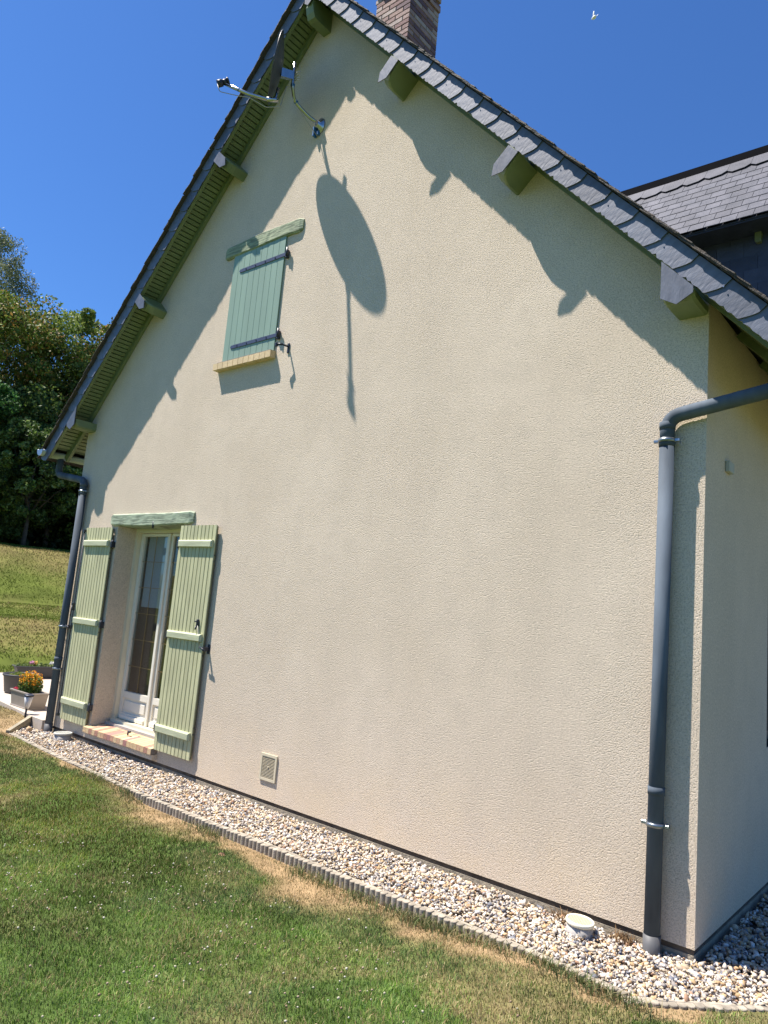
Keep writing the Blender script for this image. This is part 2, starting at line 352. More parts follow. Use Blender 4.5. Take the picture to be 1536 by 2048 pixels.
# land out to the horizon
far = B(); 
far.bm.faces.new([far.bm.verts.new(p) for p in ((-900, -900, -1.2), (900, -900, -1.2), (900, 900, -1.2), (-900, 900, -1.2))])
far.put('ground', mat('distant_grass', (.10, .13, .04), .95, .2, .05), kind='structure')
gb = B(); gp = [(x_, float(edge_y(x_)) + .03) for x_ in np.linspace(-7.32, -.04, 30)] + [(.60, .0), (.66, 12), (-1, 12), (-1, .1), (-7.0, .1), (-7.5, .1), (-7.66, -.09)]
ga_ = [gb.bm.verts.new((p[0], p[1], -.093)) for p in gp]; gc_ = [gb.bm.verts.new((p[0], p[1], -.2)) for p in gp]; gb.bm.faces.new(ga_); gb.bm.faces.new(gc_[::-1])
for i in range(len(gp)): gb.bm.faces.new((ga_[i], gc_[i], gc_[(i + 1) % len(gp)], ga_[(i + 1) % len(gp)]))
gb.put('gravel_bed', 'soil', kind='structure')

# gravel
ico = bmesh.new(); bmesh.ops.create_icosphere(ico, subdivisions=1, radius=1)
IV = np.array([v.co[:] for v in ico.verts]); IF = np.array([[v.index for v in f.verts] for f in ico.faces]); ico.free()
def gravel(n, region, zfun, smin, smax, pal, wts):
    cx, cy = region(n); n = len(cx)
    s = rng.uniform(smin, smax, n) * np.exp(rng.normal(0, .26, n))
    sc = np.stack([s * rng.uniform(.8, 1.35, n), s * rng.uniform(.65, 1.0, n), s * rng.uniform(.4, .75, n)], 1)
    base = IV[None] * (1 + rng.normal(0, .27, (n, len(IV), 1))) * sc[:, None]
    q = rng.normal(size=(n, 4)) * np.array([1, .35, .35, 1.0]); q /= np.linalg.norm(q, axis=1)[:, None]
    w, x, y, z = q.T
    R = np.stack([1 - 2 * (y * y + z * z), 2 * (x * y - z * w), 2 * (x * z + y * w), 2 * (x * y + z * w), 1 - 2 * (x * x + z * z), 2 * (y * z - x * w), 2 * (x * z - y * w), 2 * (y * z + x * w), 1 - 2 * (x * x + y * y)], 1).reshape(n, 3, 3)
    P = np.einsum('nij,nkj->nki', R, base) + np.stack([cx, cy, zfun(cx, cy, n)], 1)[:, None]
    ci = rng.choice(len(pal), n, p=wts); col = np.array(pal)[ci] * rng.uniform(.72, 1.25, (n, 1))
    return P.reshape(-1, 3), (IF[None] + (np.arange(n) * len(IV))[:, None, None]).reshape(-1, 3), np.repeat(col, len(IV), 0)
PAL = [(.56, .49, .41), (.50, .40, .27), (.44, .30, .16), (.30, .27, .245), (.16, .165, .19), (.66, .63, .58), (.36, .22, .14), (.54, .45, .33)]
PW = np.array([.20, .18, .11, .16, .08, .10, .05, .12]); PW = PW / PW.sum()
def reg_front(n):
    x = rng.uniform(-7.66, .6, n); y = rng.uniform(-.66, .02, n)
    ok = (y < -.012) | (x > .01) | (x < -7.45); d = edge_y(x) + .035
    ok &= np.where(x < -.02, y > d, y > -.62 + (x + .02) * 1.06); ok &= ~((x < -7.32) & (y < -.42 - (x + 7.32) * 1.05)); ok &= ~((x < -7.33) & (y > -.115))
    dens = np.where(x < -4.5, .75, 1.0); ok &= rng.random(n) < dens
    return x[ok], y[ok]
def reg_side(n): return rng.uniform(.02, .60, n), rng.uniform(0, 7, n)
def zg(x, y, n): return -.088 + .026 * fbm(x, y, 5, 3) + rng.uniform(0, .026, n)
v1, f1, c1 = gravel(38000, reg_front, zg, .0065, .0125, PAL, PW)
v2, f2, c2 = gravel(11000, reg_side, zg, .009, .015, PAL, PW)
obj('gravel', npmesh('gravel', np.concatenate([v1, v2]), np.concatenate([f1, f2 + len(v1)]), np.concatenate([c1, c2])), 'stone', kind='stuff', label='cream and grey flint gravel in the strip along the foot of the house wall', category='gravel')

# grass blades
def blades(x, y, h, w, col, lean=.5, z=None):
    n = len(x); z = ground_z(x, y) if z is None else z; a = rng.uniform(0, 2 * np.pi, n); b = rng.uniform(0, 2 * np.pi, n)
    l = h * rng.uniform(.1, lean * 1.6, n); dx = np.cos(a); dy = np.sin(a); wx = np.cos(b) * w / 2; wy = np.sin(b) * w / 2
    P = np.zeros((n, 5, 3)); P[:, 0] = np.stack([x - wx, y - wy, z - .01], 1); P[:, 1] = np.stack([x + wx, y + wy, z - .01], 1)
    mx_, my_ = x + dx * l * .35, y + dy * l * .35; P[:, 2] = np.stack([mx_ + wx * .8, my_ + wy * .8, z + h * .6], 1); P[:, 3] = np.stack([mx_ - wx * .8, my_ - wy * .8, z + h * .6], 1)
    P[:, 4] = np.stack([x + dx * l, y + dy * l, z + h * .95], 1)
    F = np.array([[0, 1, 2], [0, 2, 3], [3, 2, 4]]); return P.reshape(-1, 3), (F[None] + (np.arange(n) * 5)[:, None, None]).reshape(-1, 3), np.repeat(col, 5, 0)
def scatter(x0, x1, y0, y1, dens):
    n = int((x1 - x0) * (y1 - y0) * dens); x = rng.uniform(x0, x1, n); y = rng.uniform(y0, y1, n)
    ok = ~pit(x, y) & ~((x > -7.5) & (x < -.02) & (y > edge_y(x) - .035) & (y < .5)); ok &= ~((x > -.03) & (x < .62) & (y > -.70 + (x + .02) * 1.06))
    return x[ok], y[ok]
parts = []
for (x0, x1, y0, y1, dens, w) in ((-3.0, 1.6, -3.0, -.5, 17000, .0032), (-5.2, -3.0, -3.0, -.5, 10500, .0042), (-8.2, -5.2, -2.6, -.05, 6500, .006), (-3.0, 1.6, -4.4, -3.0, 3000, .004), (.0, 1.6, -.5, 1.2, 12000, .0034), (-12.5, -8.2, -2.6, .9, 2200, .010)):
    x, y = scatter(x0, x1, y0, y1, dens); d = dryness(x, y); keep = rng.random(len(x)) < 1 - .55 * sstep(d, .55, 1.0) * sstep(fbm(x, y, 9, 61), .3, .6); x, y, d = x[keep], y[keep], d[keep]; n = len(x)
    tuft = fbm(x, y, 7, 31); tuft2 = fbm(x, y, 2.6, 44)
    h = rng.uniform(.010, .030, n) * (.55 + .9 * tuft) * (1 - .45 * d)
    mott = sstep(fbm(x, y, 4.5, 91), .5, .68); pick = rng.random(n) < np.clip(d * 1.15 + .07 + .24 * mott, 0, 1)
    g = np.array([(.125, .178, .020), (.085, .135, .018), (.185, .225, .045), (.130, .180, .050), (.27, .26, .09), (.18, .205, .075)])[rng.integers(0, 6, n)]
    s = np.array([(.40, .31, .16), (.31, .235, .115), (.47, .38, .21), (.24, .22, .09)])[rng.integers(0, 4, n)]
    gg = g * (1 - .35 * (tuft2 - .5)[:, None]) ; lush = (.58 + .84 * sstep(fbm(x, y, 2.1, 101), .34, .66))[:, None]; gg = gg * lush; gg[:, 0] *= (.80 + .35 * sstep(-x, 2.0, 4.5)); bl = sstep(fbm(x, y, 1.7, 77), .56, .7)[:, None] * .4; gg = gg * (1 - bl) + np.array((.12, .17, .085)) * bl
    col = np.where(pick[:, None], s, gg) * rng.uniform(.75, 1.2, (n, 1)) * (.62 + .75 * tuft[:, None])
    parts.append(blades(x, y, h, w * rng.uniform(.7, 1.3, n), col, .75))
# taller weeds creeping over the concrete edging
x = rng.choice([-4.45, -2.2, -1.75, -1.35, -1.28, -.95, -.5, -.32, -.12, -5.0, -3.3], 2600) + rng.normal(0, .13, 2600); y = edge_y(x) - .03 - np.abs(rng.normal(0, .055, 2600))
parts.append(blades(x, y, rng.uniform(.02, .07, 2600), .005 * np.ones(2600), np.where(rng.random((2600, 1)) < .45, np.array((.30, .26, .13)), np.array((.12, .16, .06))) * rng.uniform(.6, 1.3, (2600, 1)), .9))
off = 0; VV = []; FF = []; CC = []
for v, f, c in parts: VV.append(v); FF.append(f + off); CC.append(c); off += len(v)
obj('grass', npmesh('grass', np.concatenate(VV), np.concatenate(FF), np.concatenate(CC)), 'grass', kind='stuff', label='short mown lawn grass with straw-coloured dry patches near the gravel edging', category='grass')
# coarse tufts on the terraced bank
n = 160000; x = rng.uniform(-32, -12, n); y = rng.uniform(-2, 16, n); g = (x - CAM.x) * -.917 + (y - CAM.y) * .399
ok = (g > 12) & (g < 33) & ~pit(x, y); x, y = x[ok], y[ok]; n = len(x); d = dryness(x, y)
pick = rng.random(n) < d; col = np.where(pick[:, None], np.array((.235, .185, .08)), np.array((.115, .155, .024))) * rng.uniform(.8, 1.2, (n, 1))
v, f, c = blades(x, y, rng.uniform(.02, .05, n), rng.uniform(.01, .025, n), col, 1.0)
obj('grass', npmesh('bank_grass', v, f, c), 'grass', kind='stuff', label='sun-dried rough grass on the terraced bank below the wood', category='grass')
# clover heads
n = 1700; x = rng.uniform(-3.9, .6, n); y = rng.uniform(-3.0, -1.0, n); k = fbm(x, y, 3.1, 51); ok = (rng.random(n) < sstep(k, .30, .72) * (.35 + .65 * sstep(-y, 1.2, 2.0))) ; x, y = x[ok], y[ok]; n = len(x)
zz = ground_z(x, y) + rng.uniform(.022, .045, n); r = rng.uniform(.0035, .0068, n)
P = IV[None] * (1 + rng.normal(0, .15, (n, len(IV), 1))) * r[:, None, None] + np.stack([x, y, zz], 1)[:, None]
col = np.array([(.46, .43, .31), (.38, .30, .21), (.52, .50, .40), (.30, .21, .14)])[rng.integers(0, 4, n)]
obj('clover_flowers', npmesh('clover', P.reshape(-1, 3), (IF[None] + (np.arange(n) * len(IV))[:, None, None]).reshape(-1, 3), np.repeat(col, len(IV), 0)), 'petal', kind='stuff', label='whitish and browned clover heads dotted through the near lawn', category='clover flowers')
# dry weeds around the vent cap
n = 240; x = np.where(rng.random(n) < .5, rng.normal(-.70, .05, n), rng.normal(-.37, .035, n)); y = rng.uniform(-.10, -.02, n)
v, f, c = blades(x, y, rng.uniform(.03, .075, n), .006 * np.ones(n), np.array((.25, .16, .085)) * rng.uniform(.4, 1.6, (n, 1)), .7, z=-.07 * np.ones(n))
obj('dead_weeds', npmesh('dead_weeds', v, f, c), 'grass', kind='stuff', label='brown withered weeds at the wall foot either side of the cream cap', category='weeds')

# ------------------------------------------------------------------ house
house = thing('house', 'cream rendered house with steep slate gable, sage green shutters and green timber eaves', 'house')
# gable wall with door opening
def ztop(x): return ZV + .035 - TA * abs(x - AX)
wb = bmesh.new()
def face(pts): wb.faces.new([wb.verts.new(p) for p in pts])
for a, b in ((-W, OX0), (OX1, AX), (AX, 0)): face([(a, 0, 0), (b, 0, 0), (b, 0, ztop(b)), (a, 0, ztop(a))])
face([(OX0, 0, OZ1), (OX1, 0, OZ1), (OX1, 0, ztop(OX1)), (OX0, 0, ztop(OX0))]); face([(OX0, 0, 0), (OX1, 0, 0), (OX1, 0, OZ0 - .06), (OX0, 0, OZ0 - .06)])
RD = .235
face([(OX0, 0, OZ0 - .06), (OX0, RD + .07, OZ0 - .06), (OX0, RD + .07, OZ1), (OX0, 0, OZ1)]); face([(OX1, 0, OZ0 - .06), (OX1, 0, OZ1), (OX1, RD + .07, OZ1), (OX1, RD + .07, OZ0 - .06)])
for x in (-W,): face([(x, 0, 0), (x, 0, ztop(x)), (x, LEN, ztop(x)), (x, LEN, 0)])
bmesh.ops.remove_doubles(wb, verts=wb.verts[:], dist=.0005)
me = bpy.data.meshes.new('wall'); wb.to_mesh(me); wb.free(); obj('wall', me, 'render', house)
b = B()
for (y0, y1, z0, z1) in ((0, 1.56, 0, ztop(0)), (1.56, 2.8, 0, .92), (1.56, 2.8, 2.35, ztop(0)), (2.8, LEN, 0, ztop(0))):
    b.bm.faces.new([b.bm.verts.new(p) for p in ((0, y0, z0), (0, y1, z0), (0, y1, z1), (0, y0, z1))])
for y in (1.56, 2.8): b.bm.faces.new([b.bm.verts.new(p) for p in ((0, y, .92), (-.2, y, .92), (-.2, y, 2.35), (0, y, 2.35))])
bmesh.ops.remove_doubles(b.bm, verts=b.bm.verts[:], dist=.0005)
me = bpy.data.meshes.new('wall'); b.bm.to_mesh(me); b.bm.free(); obj('wall', me, 'render_side', house, label='smoother side wall in shade')
b = B(); b.prism([(-W, 0), (0, 0), (0, ztop(0)), (AX, ztop(AX)), (-W, ztop(0))], LEN, LEN + .02); b.put('wall', 'render', house, label='far gable wall')
# plinth
b = B(); b.box(-W + .004, -.006, .006, .4, -.24, -.032); b.box(-.4, -.006, .4, LEN, -.24, -.032); b.box(-W + .004, -W + .4, .4, LEN, -.24, -.032); b.put('plinth', 'concrete', house)
b = B(); b.box(-W + .01, -.012, .012, .4, -.034, .004); b.box(-.4, -.012, .4, LEN, -.034, .004); b.put('damp_strip', 'dark_band', house)
# side window
wnd = B().box(-.17, -.12, 1.56, 2.8, .92, .98).box(-.17, -.12, 1.56, 2.8, 2.29, 2.35).box(-.17, -.12, 1.56, 1.62, .98, 2.29).box(-.17, -.12, 2.74, 2.8, .98, 2.29).box(-.17, -.12, 2.15, 2.21, .98, 2.29).put('window', 'iron', house)
B().box(-.15, -.145, 1.6, 2.76, .95, 2.3).put('pane', 'glass', wnd)
B().box(-1.2, -.22, 1.3, 3.0, .8, 2.45).put('room_interior', 'room', wnd)
# small junction box on the side wall
jb = B().box(.001, .028, .395, .50, 2.685, 2.755, .004).put('junction_box', 'cap_grey', house)

# plinth bricks: door sill
sill = B().box(OX0 - .02, OX1 + .03, -.055, .30, .02, .07).put('door_sill', 'render', house)
sn = 21
for i in range(sn):
    x0 = OX0 - .02 + i * (OX1 + .05 - OX0) / sn; wv = (OX1 + .05 - OX0) / sn - .004
    for (ya, yb) in ((-.075, .098), (.102, .262)):
        za = .128 + (ya + .075) * .13; zb = .128 + (yb + .075) * .13
        bb = B(); bb.prism([(0, 0), (wv, 0), (wv, .056), (0, .056)], 0, yb - ya)
        for v in bb.bm.verts: v.co.z += v.co.y * .13
        o = bb.put('brick', 'sill_brick', sill); o.location = (x0, ya, .073 + (ya + .075) * .13 + rng.uniform(-.001, .001))
jo = B(); jo.prism([(OX0 - .018, .07), (OX1 + .028, .07), (OX1 + .028, .124), (OX0 - .018, .124)], -.071, .258)
for v in jo.bm.verts: v.co.z += (v.co.y + .075) * .12
jo.put('mortar', 'mortar', sill)
# small rusty door stop on the sill
B().tube([(-5.70, .03, .15), (-5.70, .03, .185)], .009, 8).tube([(-5.70, .03, .185), (-5.66, .03, .190)], .011, 8).put('door_stop', 'iron', sill)

# door: frame, two leaves, panes
door = B().box(OX0, OX0 + .05, RD, .31, OZ0 - .02, OZ1).box(OX1 - .05, OX1, RD, .31, OZ0 - .02, OZ1).box(OX0 + .05, OX1 - .05, RD, .31, OZ1 - .045, OZ1, ).box(OX0 + .05, OX1 - .05, .2, .31, OZ0 - .03, OZ0 + .045).put('door', 'frame_cream', house)
MX = (OX0 + OX1) / 2
for sgn, la, lb in ((-1, OX0 + .052, MX - .002), (1, MX + .002, OX1 - .052)):
    ga, gb2 = la + .06, lb - .055
    lf = B().box(la, ga, .283, .33, OZ0 + .05, OZ1 - .05, .003).box(gb2, lb, .283, .33, OZ0 + .05, OZ1 - .05, .003).box(ga, gb2, .283, .33, 2.285, OZ1 - .05).box(ga, gb2, .283, .33, .455, .522).box(ga, gb2, .283, .33, OZ0 + .05, .285).box(ga, gb2, .302, .325, .285, .455).put('door_leaf', 'white_pvc', door)
    B().box(ga + .035, gb2 - .035, .290, .304, .315, .425, .008).box(ga, gb2, .262, .285, OZ0 + .05, .265, .006).put('raised_panel', 'white_pvc', door)
    B().box(ga, gb2, .306, .310, .522, 2.285).put('pane', 'glass', door)
    mb = B(); mb.box((ga + gb2) / 2 - .003, (ga + gb2) / 2 + .003, .296, .302, .522, 2.285)
    for z in (1.992, 1.695, 1.40, 1.104, .806): mb.box(ga, gb2, .297, .3015, z - .003, z + .003)
    mb.put('muntin', 'gold', door)
B().box(MX - .022, MX + .022, .262, .282, OZ0 + .05, OZ1 - .05, .004).put('cover_strip', 'white_pvc', door)
B().box(OX0 + .052, OX1 - .052, .14, .199, OZ0 - .012, OZ0 + .014).put('threshold', 'cap_body', door)
rm = B(); rm.box(OX0 - .5, OX1 + .5, .34, 2.6, .1, 2.6)
for f in list(rm.bm.faces):
    if f.calc_center_median().y < .35: rm.bm.faces.remove(f)
rm.put('room_interior', 'room', door)
B().box(OX0 + .13, MX - .03, .345, .350, 1.475, 2.36).put('blind', 'blind', door)
B().box(OX0 - .15, MX + .0, .375, .39, .2, 1.56).put('furniture_back', 'brown_panel', door)

# lintels (hewn timber beams)
def beam(x0, x1, z0, z1, y0, y1, m, tilt=0, seed=1, round_r=.04):
    r = np.random.default_rng(seed); nx = 28; rings = []
    for i in range(nx + 1):
        t = i / nx; x = x0 + (x1 - x0) * t; e = min(t, 1 - t) * (x1 - x0); k = 1 - max(0, (round_r - e) / round_r) ** 2 * .22
        zc = (z0 + z1) / 2 + tilt * (t - .5) + .006 * math.sin(t * 5 + seed); hh = (z1 - z0) / 2 * k * (1 + .05 * math.sin(t * 9 + seed * 2)); yf_ = y0 + (1 - k) * .08 + r.uniform(-.002, .002); c = .014
        rings.append([(x, y1, zc - hh), (x, yf_ + c, zc - hh + r.uniform(-.003, .003)), (x, yf_, zc - hh + c), (x, yf_ + r.uniform(-.002, .002), zc), (x, yf_, zc + hh - c), (x, yf_ + c, zc + hh), (x, y1, zc + hh)])
    o = B().loft(rings).put('lintel', m, house)
    for p in o.data.polygons: p.use_smooth = False
    return o
beam(-6.56, -4.945, OZ1 - .004, 2.502, -.035, .26, 'lintel', 0, 2)
beam(-4.957, -3.757, 5.222, 5.368, -.032, .06, 'lintel2', .0, 5, .07)

# door shutters
def door_shutter(x0, x1, strap_side):
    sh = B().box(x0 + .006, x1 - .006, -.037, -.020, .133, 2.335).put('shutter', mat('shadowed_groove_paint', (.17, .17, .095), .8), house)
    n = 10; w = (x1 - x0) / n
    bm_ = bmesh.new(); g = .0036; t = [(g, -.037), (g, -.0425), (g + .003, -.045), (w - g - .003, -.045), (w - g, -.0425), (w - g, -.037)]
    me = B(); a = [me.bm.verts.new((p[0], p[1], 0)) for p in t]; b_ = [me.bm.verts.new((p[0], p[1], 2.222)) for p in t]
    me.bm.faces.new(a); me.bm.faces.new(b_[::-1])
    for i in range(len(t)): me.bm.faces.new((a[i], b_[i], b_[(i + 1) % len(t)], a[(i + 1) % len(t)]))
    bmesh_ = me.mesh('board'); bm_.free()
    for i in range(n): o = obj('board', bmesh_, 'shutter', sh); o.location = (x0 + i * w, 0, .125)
    for zc in (2.161, 1.252, .336):
        q = B(); xa, xb = (x0 + .02, x1 - .022); h = .036; c = .014; f0, f1 = -.0455, -.075
        q.loft([[(xa, f0, zc - h), (xb, f0, zc - h), (xb, f0, zc + h), (xa, f0, zc + h)], [(xa, f1 + .012, zc - h), (xb, f1 + .012, zc - h), (xb, f1 + .012, zc + h), (xa, f1 + .012, zc + h)], [(xa + c, f1, zc - h + c * .5), (xb - c, f1, zc - h + c * .5), (xb - c, f1, zc + h - c), (xa + c, f1, zc + h - c)]])
        o = q.put('batten', 'batten', sh)
        for p in o.data.polygons: p.use_smooth = False
    hx = x1 + .012 if strap_side > 0 else x0 - .012
    for zc in (2.155, 1.243, .33):
        B().box(hx - .012, hx + .022, -.052, -.004, zc - .038, zc + .03, .003).tube([(hx + .012, -.04, zc - .05), (hx + .012, -.04, zc + .045)], .009, 8).put('hinge', 'iron', sh)
    for zc in (2.05, 1.99, 1.15, 1.09, .42, .36):
        xx = x1 + .0005 if strap_side < 0 else x1 + .0005
        B().box(xx - .003, xx + .0015, -.040, -.028, zc - .006, zc + .006).put('screw', 'iron', sh)
    return sh
shl = door_shutter(-7.049, -6.447, 1)
shr = door_shutter(-5.108, -4.503, -1)
# espagnolette rod on the left leaf, catch and stay on the right one
B().tube([(-7.058, -.055, .16), (-7.058, -.055, 2.32)], .007, 8).box(-7.075, -7.04, -.075, -.045, 2.295, 2.325).box(-7.07, -7.045, -.078, -.045, .15, .18).box(-7.07, -7.045, -.085, -.046, 1.36, 1.45, .004).tube([(-7.057, -.08, 1.42), (-7.035, -.095, 1.30)], .007, 8).put('shutter_rod', 'iron', shl)
B().box(-4.625, -4.600, -.066, -.045, 1.355, 1.425, .004).tube([(-4.612, -.062, 1.40), (-4.630, -.082, 1.405)], .007, 8).tube([(-4.612, -.066, 1.36), (-4.612, -.078, 1.325)], .008, 8).put('catch', 'iron', shr)
B().tube([(-4.60, -.062, 1.365), (-4.565, -.066, 1.28), (-4.535, -.064, 1.17)], .0035, 6).put('catch_cord', 'cable', shr)
for x, z in ((-4.462, 1.155), (-7.105, 1.165)):
    B().box(x - .006, x + .006, -.075, -.001, z - .02, z + .02, .002).tube([(x - .055, -.072, z + .012), (x + .03, -.072, z - .008)], .008, 8).box(x - .02, x + .02, -.004, -.001, z - .045, z + .045).put('shutter_stay', 'iron', house)
B().tube([(-5.645, -.03, 2.40), (-5.645, -.03, 2.33)], .011, 8).tube([(-5.645, -.03, 2.338), (-5.60, -.06, 2.344)], .006, 8).put('shutter_stay', 'iron', house)

# upper window: closed blue green shutter, straps, sill
wx0, wx1, wz0, wz1 = -4.790, -3.983, 4.047, 5.228
ws = B().box(wx0, wx1, -.010, .03, wz0, wz1).put('shutter', 'shutter_blue', house, label='closed blue-green shutter of the upper window')
n = 9; w = (wx1 - wx0) / n; me = B().box(.0012, w - .0012, -.018, -.0105, 0, wz1 - wz0, .0014).mesh('board')
for i in range(n): o = obj('board', me, 'shutter_blue', ws); o.location = (wx0 + i * w, 0, wz0)
for zc, tl in ((5.028, 0), (4.195, 0)):
    q = B(); q.box(-4.64, -3.955, -.026, -.0185, zc - .019, zc + .019, .001); q.prism([(-4.64, zc - .012), (-4.64, zc + .012), (-4.655, zc + .020), (-4.672, zc), (-4.655, zc - .020)], -.025, -.0185)
    st = q.put('strap_hinge', 'iron_blue', ws)
    for k in range(4): B().tube([(-4.56 + k * .15, -.031, zc), (-4.56 + k * .15, -.026, zc)], .008, 6).put('bolt', 'iron', ws)
    B().box(-3.958, -3.925, -.034, -.001, zc - .045, zc + .04, .004).tube([(-3.928, -.035, zc - .03), (-3.928, -.035, zc + .055)], .012, 8).put('hinge_pin', 'iron', ws)
usill = B().box(-4.800, -3.975, -.066, .0, 3.966, 4.038).put('window_sill', 'mortar', house)
for i in range(11):
    bb = B(); wv = .0818 - .006; bb.prism([(0, 0), (wv, 0), (wv, .078), (0, .078)], 0, .078)
    for v in bb.bm.verts:
        if v.co.z > .04 and v.co.y < .01: v.co.z -= .012
    o = bb.put('brick', 'cream_brick', usill); o.location = (-4.862 + i * .0818 + .003, -.071, 3.963 + rng.uniform(-.0015, .0015))
stp = B().box(-3.80, -3.772, -.012, -.001, 3.985, 4.085, .004).tube([(-3.786, -.005, 4.05), (-3.786, -.085, 4.045)], .009, 8).tube([(-3.786, -.085, 4.045), (-3.845, -.10, 4.055)], .011, 8).box(-3.862, -3.835, -.115, -.09, 4.03, 4.07, .004).put('shutter_stay', 'iron', house)

# ventilation grille
vt = B(); vx0, vx1, vz0, vz1 = -3.555, -3.355, .157, .373
vt.box(vx0, vx0 + .019, -.013, -.001, vz0, vz1).box(vx1 - .019, vx1, -.013, -.001, vz0, vz1).box(vx0 + .019, vx1 - .019, -.013, -.001, vz0, vz0 + .022).box(vx0 + .019, vx1 - .019, -.013, -.001, vz1 - .022, vz1)
vo = vt.put('vent_grille', 'vent', house)
B().box(vx0 + .005, vx1 - .005, -.002, .0, vz0 + .005, vz1 - .005).put('vent_back', 'dark', vo)
sme = B(); sme.box(vx0 + .019, vx1 - .019, -.011, -.003, 0, .0038); sme = sme.mesh('slat')
for k in range(15): o = obj('slat', sme, 'vent', vo); o.location = (0, 0, vz0 + .0285 + k * .01125)
B().tube([((vx0 + vx1) / 2, -.016, (vz0 + vz1) / 2 + .004), ((vx0 + vx1) / 2, -.003, (vz0 + vz1) / 2 + .004)], .006, 8).put('screw', 'vent', vo)

# ------------------------------------------------------------------ roof timbers
def slope_box(sg, d0, d1, y0, y1, off, th):
    """board lying along the slope: underside 'off' above the verge line (perp.), thickness th"""
    def P(d, o): return (side(sg, d + SI * o), ZV - TA * d + CO * o)
    return [P(d0, off), P(d1, off), P(d1, off + th), P(d0, off + th)], y0, y1
for sg in (-1, 1):
    for (ya, yb, nm) in ((-.272, -.236, 'rafter'), (-.040, -.003, 'rafter')):
        B().prism(*slope_box(sg, 0 if nm else 0, DE - .02, ya, yb, 0.002, .10)).put('rafter', 'green_wood', house)
    for yy in np.arange(.55, LEN, .6):
        B().prism(*slope_box(sg, 3.73, DE - .02, yy, yy + .07, 0.004, .10)).put('rafter', 'green_wood', house)
    # soffit boards
    nb = int((DE / CO - .1) / .053); bme = {}
    for k in range(nb):
        s = .08 + k * .053; dx = s * CO
        if dx > 3.995: continue
        long = dx > 3.70
        if long not in bme:
            q = B(); y1 = LEN if long else -.003
            q.prism([(0, .0), (.041, .0), (.041, .012), (0, .012)], -.237, y1)
            bme[long] = q.mesh('soffit_board')
        o = obj('soffit_board', bme[long], 'green_soffit', house); off = .05
        # local x runs down the slope
        if sg > 0: o.matrix_local = Matrix.Translation((side(1, dx + SI * off), 0, ZV - TA * dx + CO * off)) @ Matrix.Rotation(TH, 4, 'Y')
        else: o.matrix_local = Matrix.Translation((side(-1, dx + CO * .041 + SI * off), 0, ZV - TA * (dx + CO * .041) + CO * off)) @ Matrix.Rotation(-TH, 4, 'Y')
B().prism([(side(-1, DE - .05), zl(DE - .05) + .098), (AX, ZV + .098), (side(1, DE - .05), zl(DE - .05) + .098), (side(1, DE - .05), zl(DE - .05) + .150), (AX, ZV + .150), (side(-1, DE - .05), zl(DE - .05) + .150)], -.262, LEN + .3).put('roof_deck', mat('groove_shadow_wood', (.085, .115, .06), .8, .1, 8), house)

# purlins with slate plates
def purlin(sg, T, w=.105, d=.21):
    u = (CO, -SI); nn = (-SI, -CO)          # downslope / inward normal in (dx,z)
    def P(a, bq): return (T[0] + u[0] * a + nn[0] * bq, T[1] + u[1] * a + nn[1] * bq)
    r = B(); rings = []
    for (y, db) in ((.3, d), (-.15, d), (-.20, d - .012), (-.235, d - .035), (-.262, d - .085), (-.268, d - .11)):
        pts = [P(-w, 0), P(0, 0), P(0, db - .012), P(-.012, db), P(-w + .012, db), P(-w, db - .012)]
        rings.append([(side(sg, p[0]), y, p[1]) for p in pts])
    r.loft(rings); o = r.put('purlin', 'purlin', house)
    for p in o.data.polygons: p.use_smooth = False
    q = [P(-w - .004, .006), P(.006, .006), P(.006, .165), P(-w * .5, .235), P(-w - .004, .165)]
    rr = B(); rr.prism([(side(sg, p[0]), p[1]) for p in q], -.292, -.284)
    rr.put('slate_plate', 'slate', o)
    rr = B(); rr.prism([(side(sg, p[0]), p[1]) for p in [P(-w + .006, .0), P(-.006, .0), P(-.006, .08), P(-w + .006, .08)]], -.2835, -.268); rr.put('packing_block', 'purlin', o)
    return o
for sg in (-1, 1):
    for T in ((1.262, zl(1.262)), (2.492, zl(2.492))): purlin(sg, T)
    # wall plate purlin at the corner
    x0, x1 = side(sg, 3.53), side(sg, 3.715); xa, xb = min(x0, x1), max(x0, x1); zt = zl(3.70) - .004
    r = B(); rings = []
    for (y, zb) in ((.3, 3.585), (-.16, 3.585), (-.235, 3.59), (-.262, 3.61), (-.272, 3.625)):
        o1, o2 = (xb, xa) if sg > 0 else (xa, xb)
        zb -= .02; rings.append([(o1, y, zb + .012), (o1, y, zt - .03), (o1 + (o2 - o1) * .3, y, 3.665), (o2, y, 3.665), (o2, y, zb + .02), (o2 + (o1 - o2) * .1, y, zb), (o1 + (o2 - o1) * .1, y, zb)])
    o = r.loft(rings).put('purlin', 'purlin', house)
    for p in o.data.polygons: p.use_smooth = False
    o1, o2 = (xb, xa) if sg > 0 else (xa, xb)
    rr = B(); rr.prism([(o2, 3.592), (o2, zl(abs(o2 - AX)) - .008), (o1, zl(abs(o1 - AX)) - .008), (o1, 3.590), ((o1 + o2) / 2, 3.537)], -.292, -.284); rr.put('slate_plate', 'slate', o)
# ridge purlin
rings = []
for (y, zb) in ((.3, 7.33), (-.19, 7.33), (-.225, 7.34), (-.25, 7.385), (-.268, 7.45)):
    rings.append([(AX - .05, y, ZV - .05), (AX - .05, y, zb), (AX + .05, y, zb), (AX + .05, y, ZV - .05), (AX, y, ZV)])
o = B().loft(rings).put('purlin', 'purlin', house)
for p in o.data.polygons: p.use_smooth = False
B().prism([(AX - .05, ZV - .06), (AX - .05, 7.485), (AX, 7.445), (AX + .05, 7.485), (AX + .05, ZV - .06), (AX, ZV + .0)], -.292, -.284).put('slate_plate', 'slate', o)

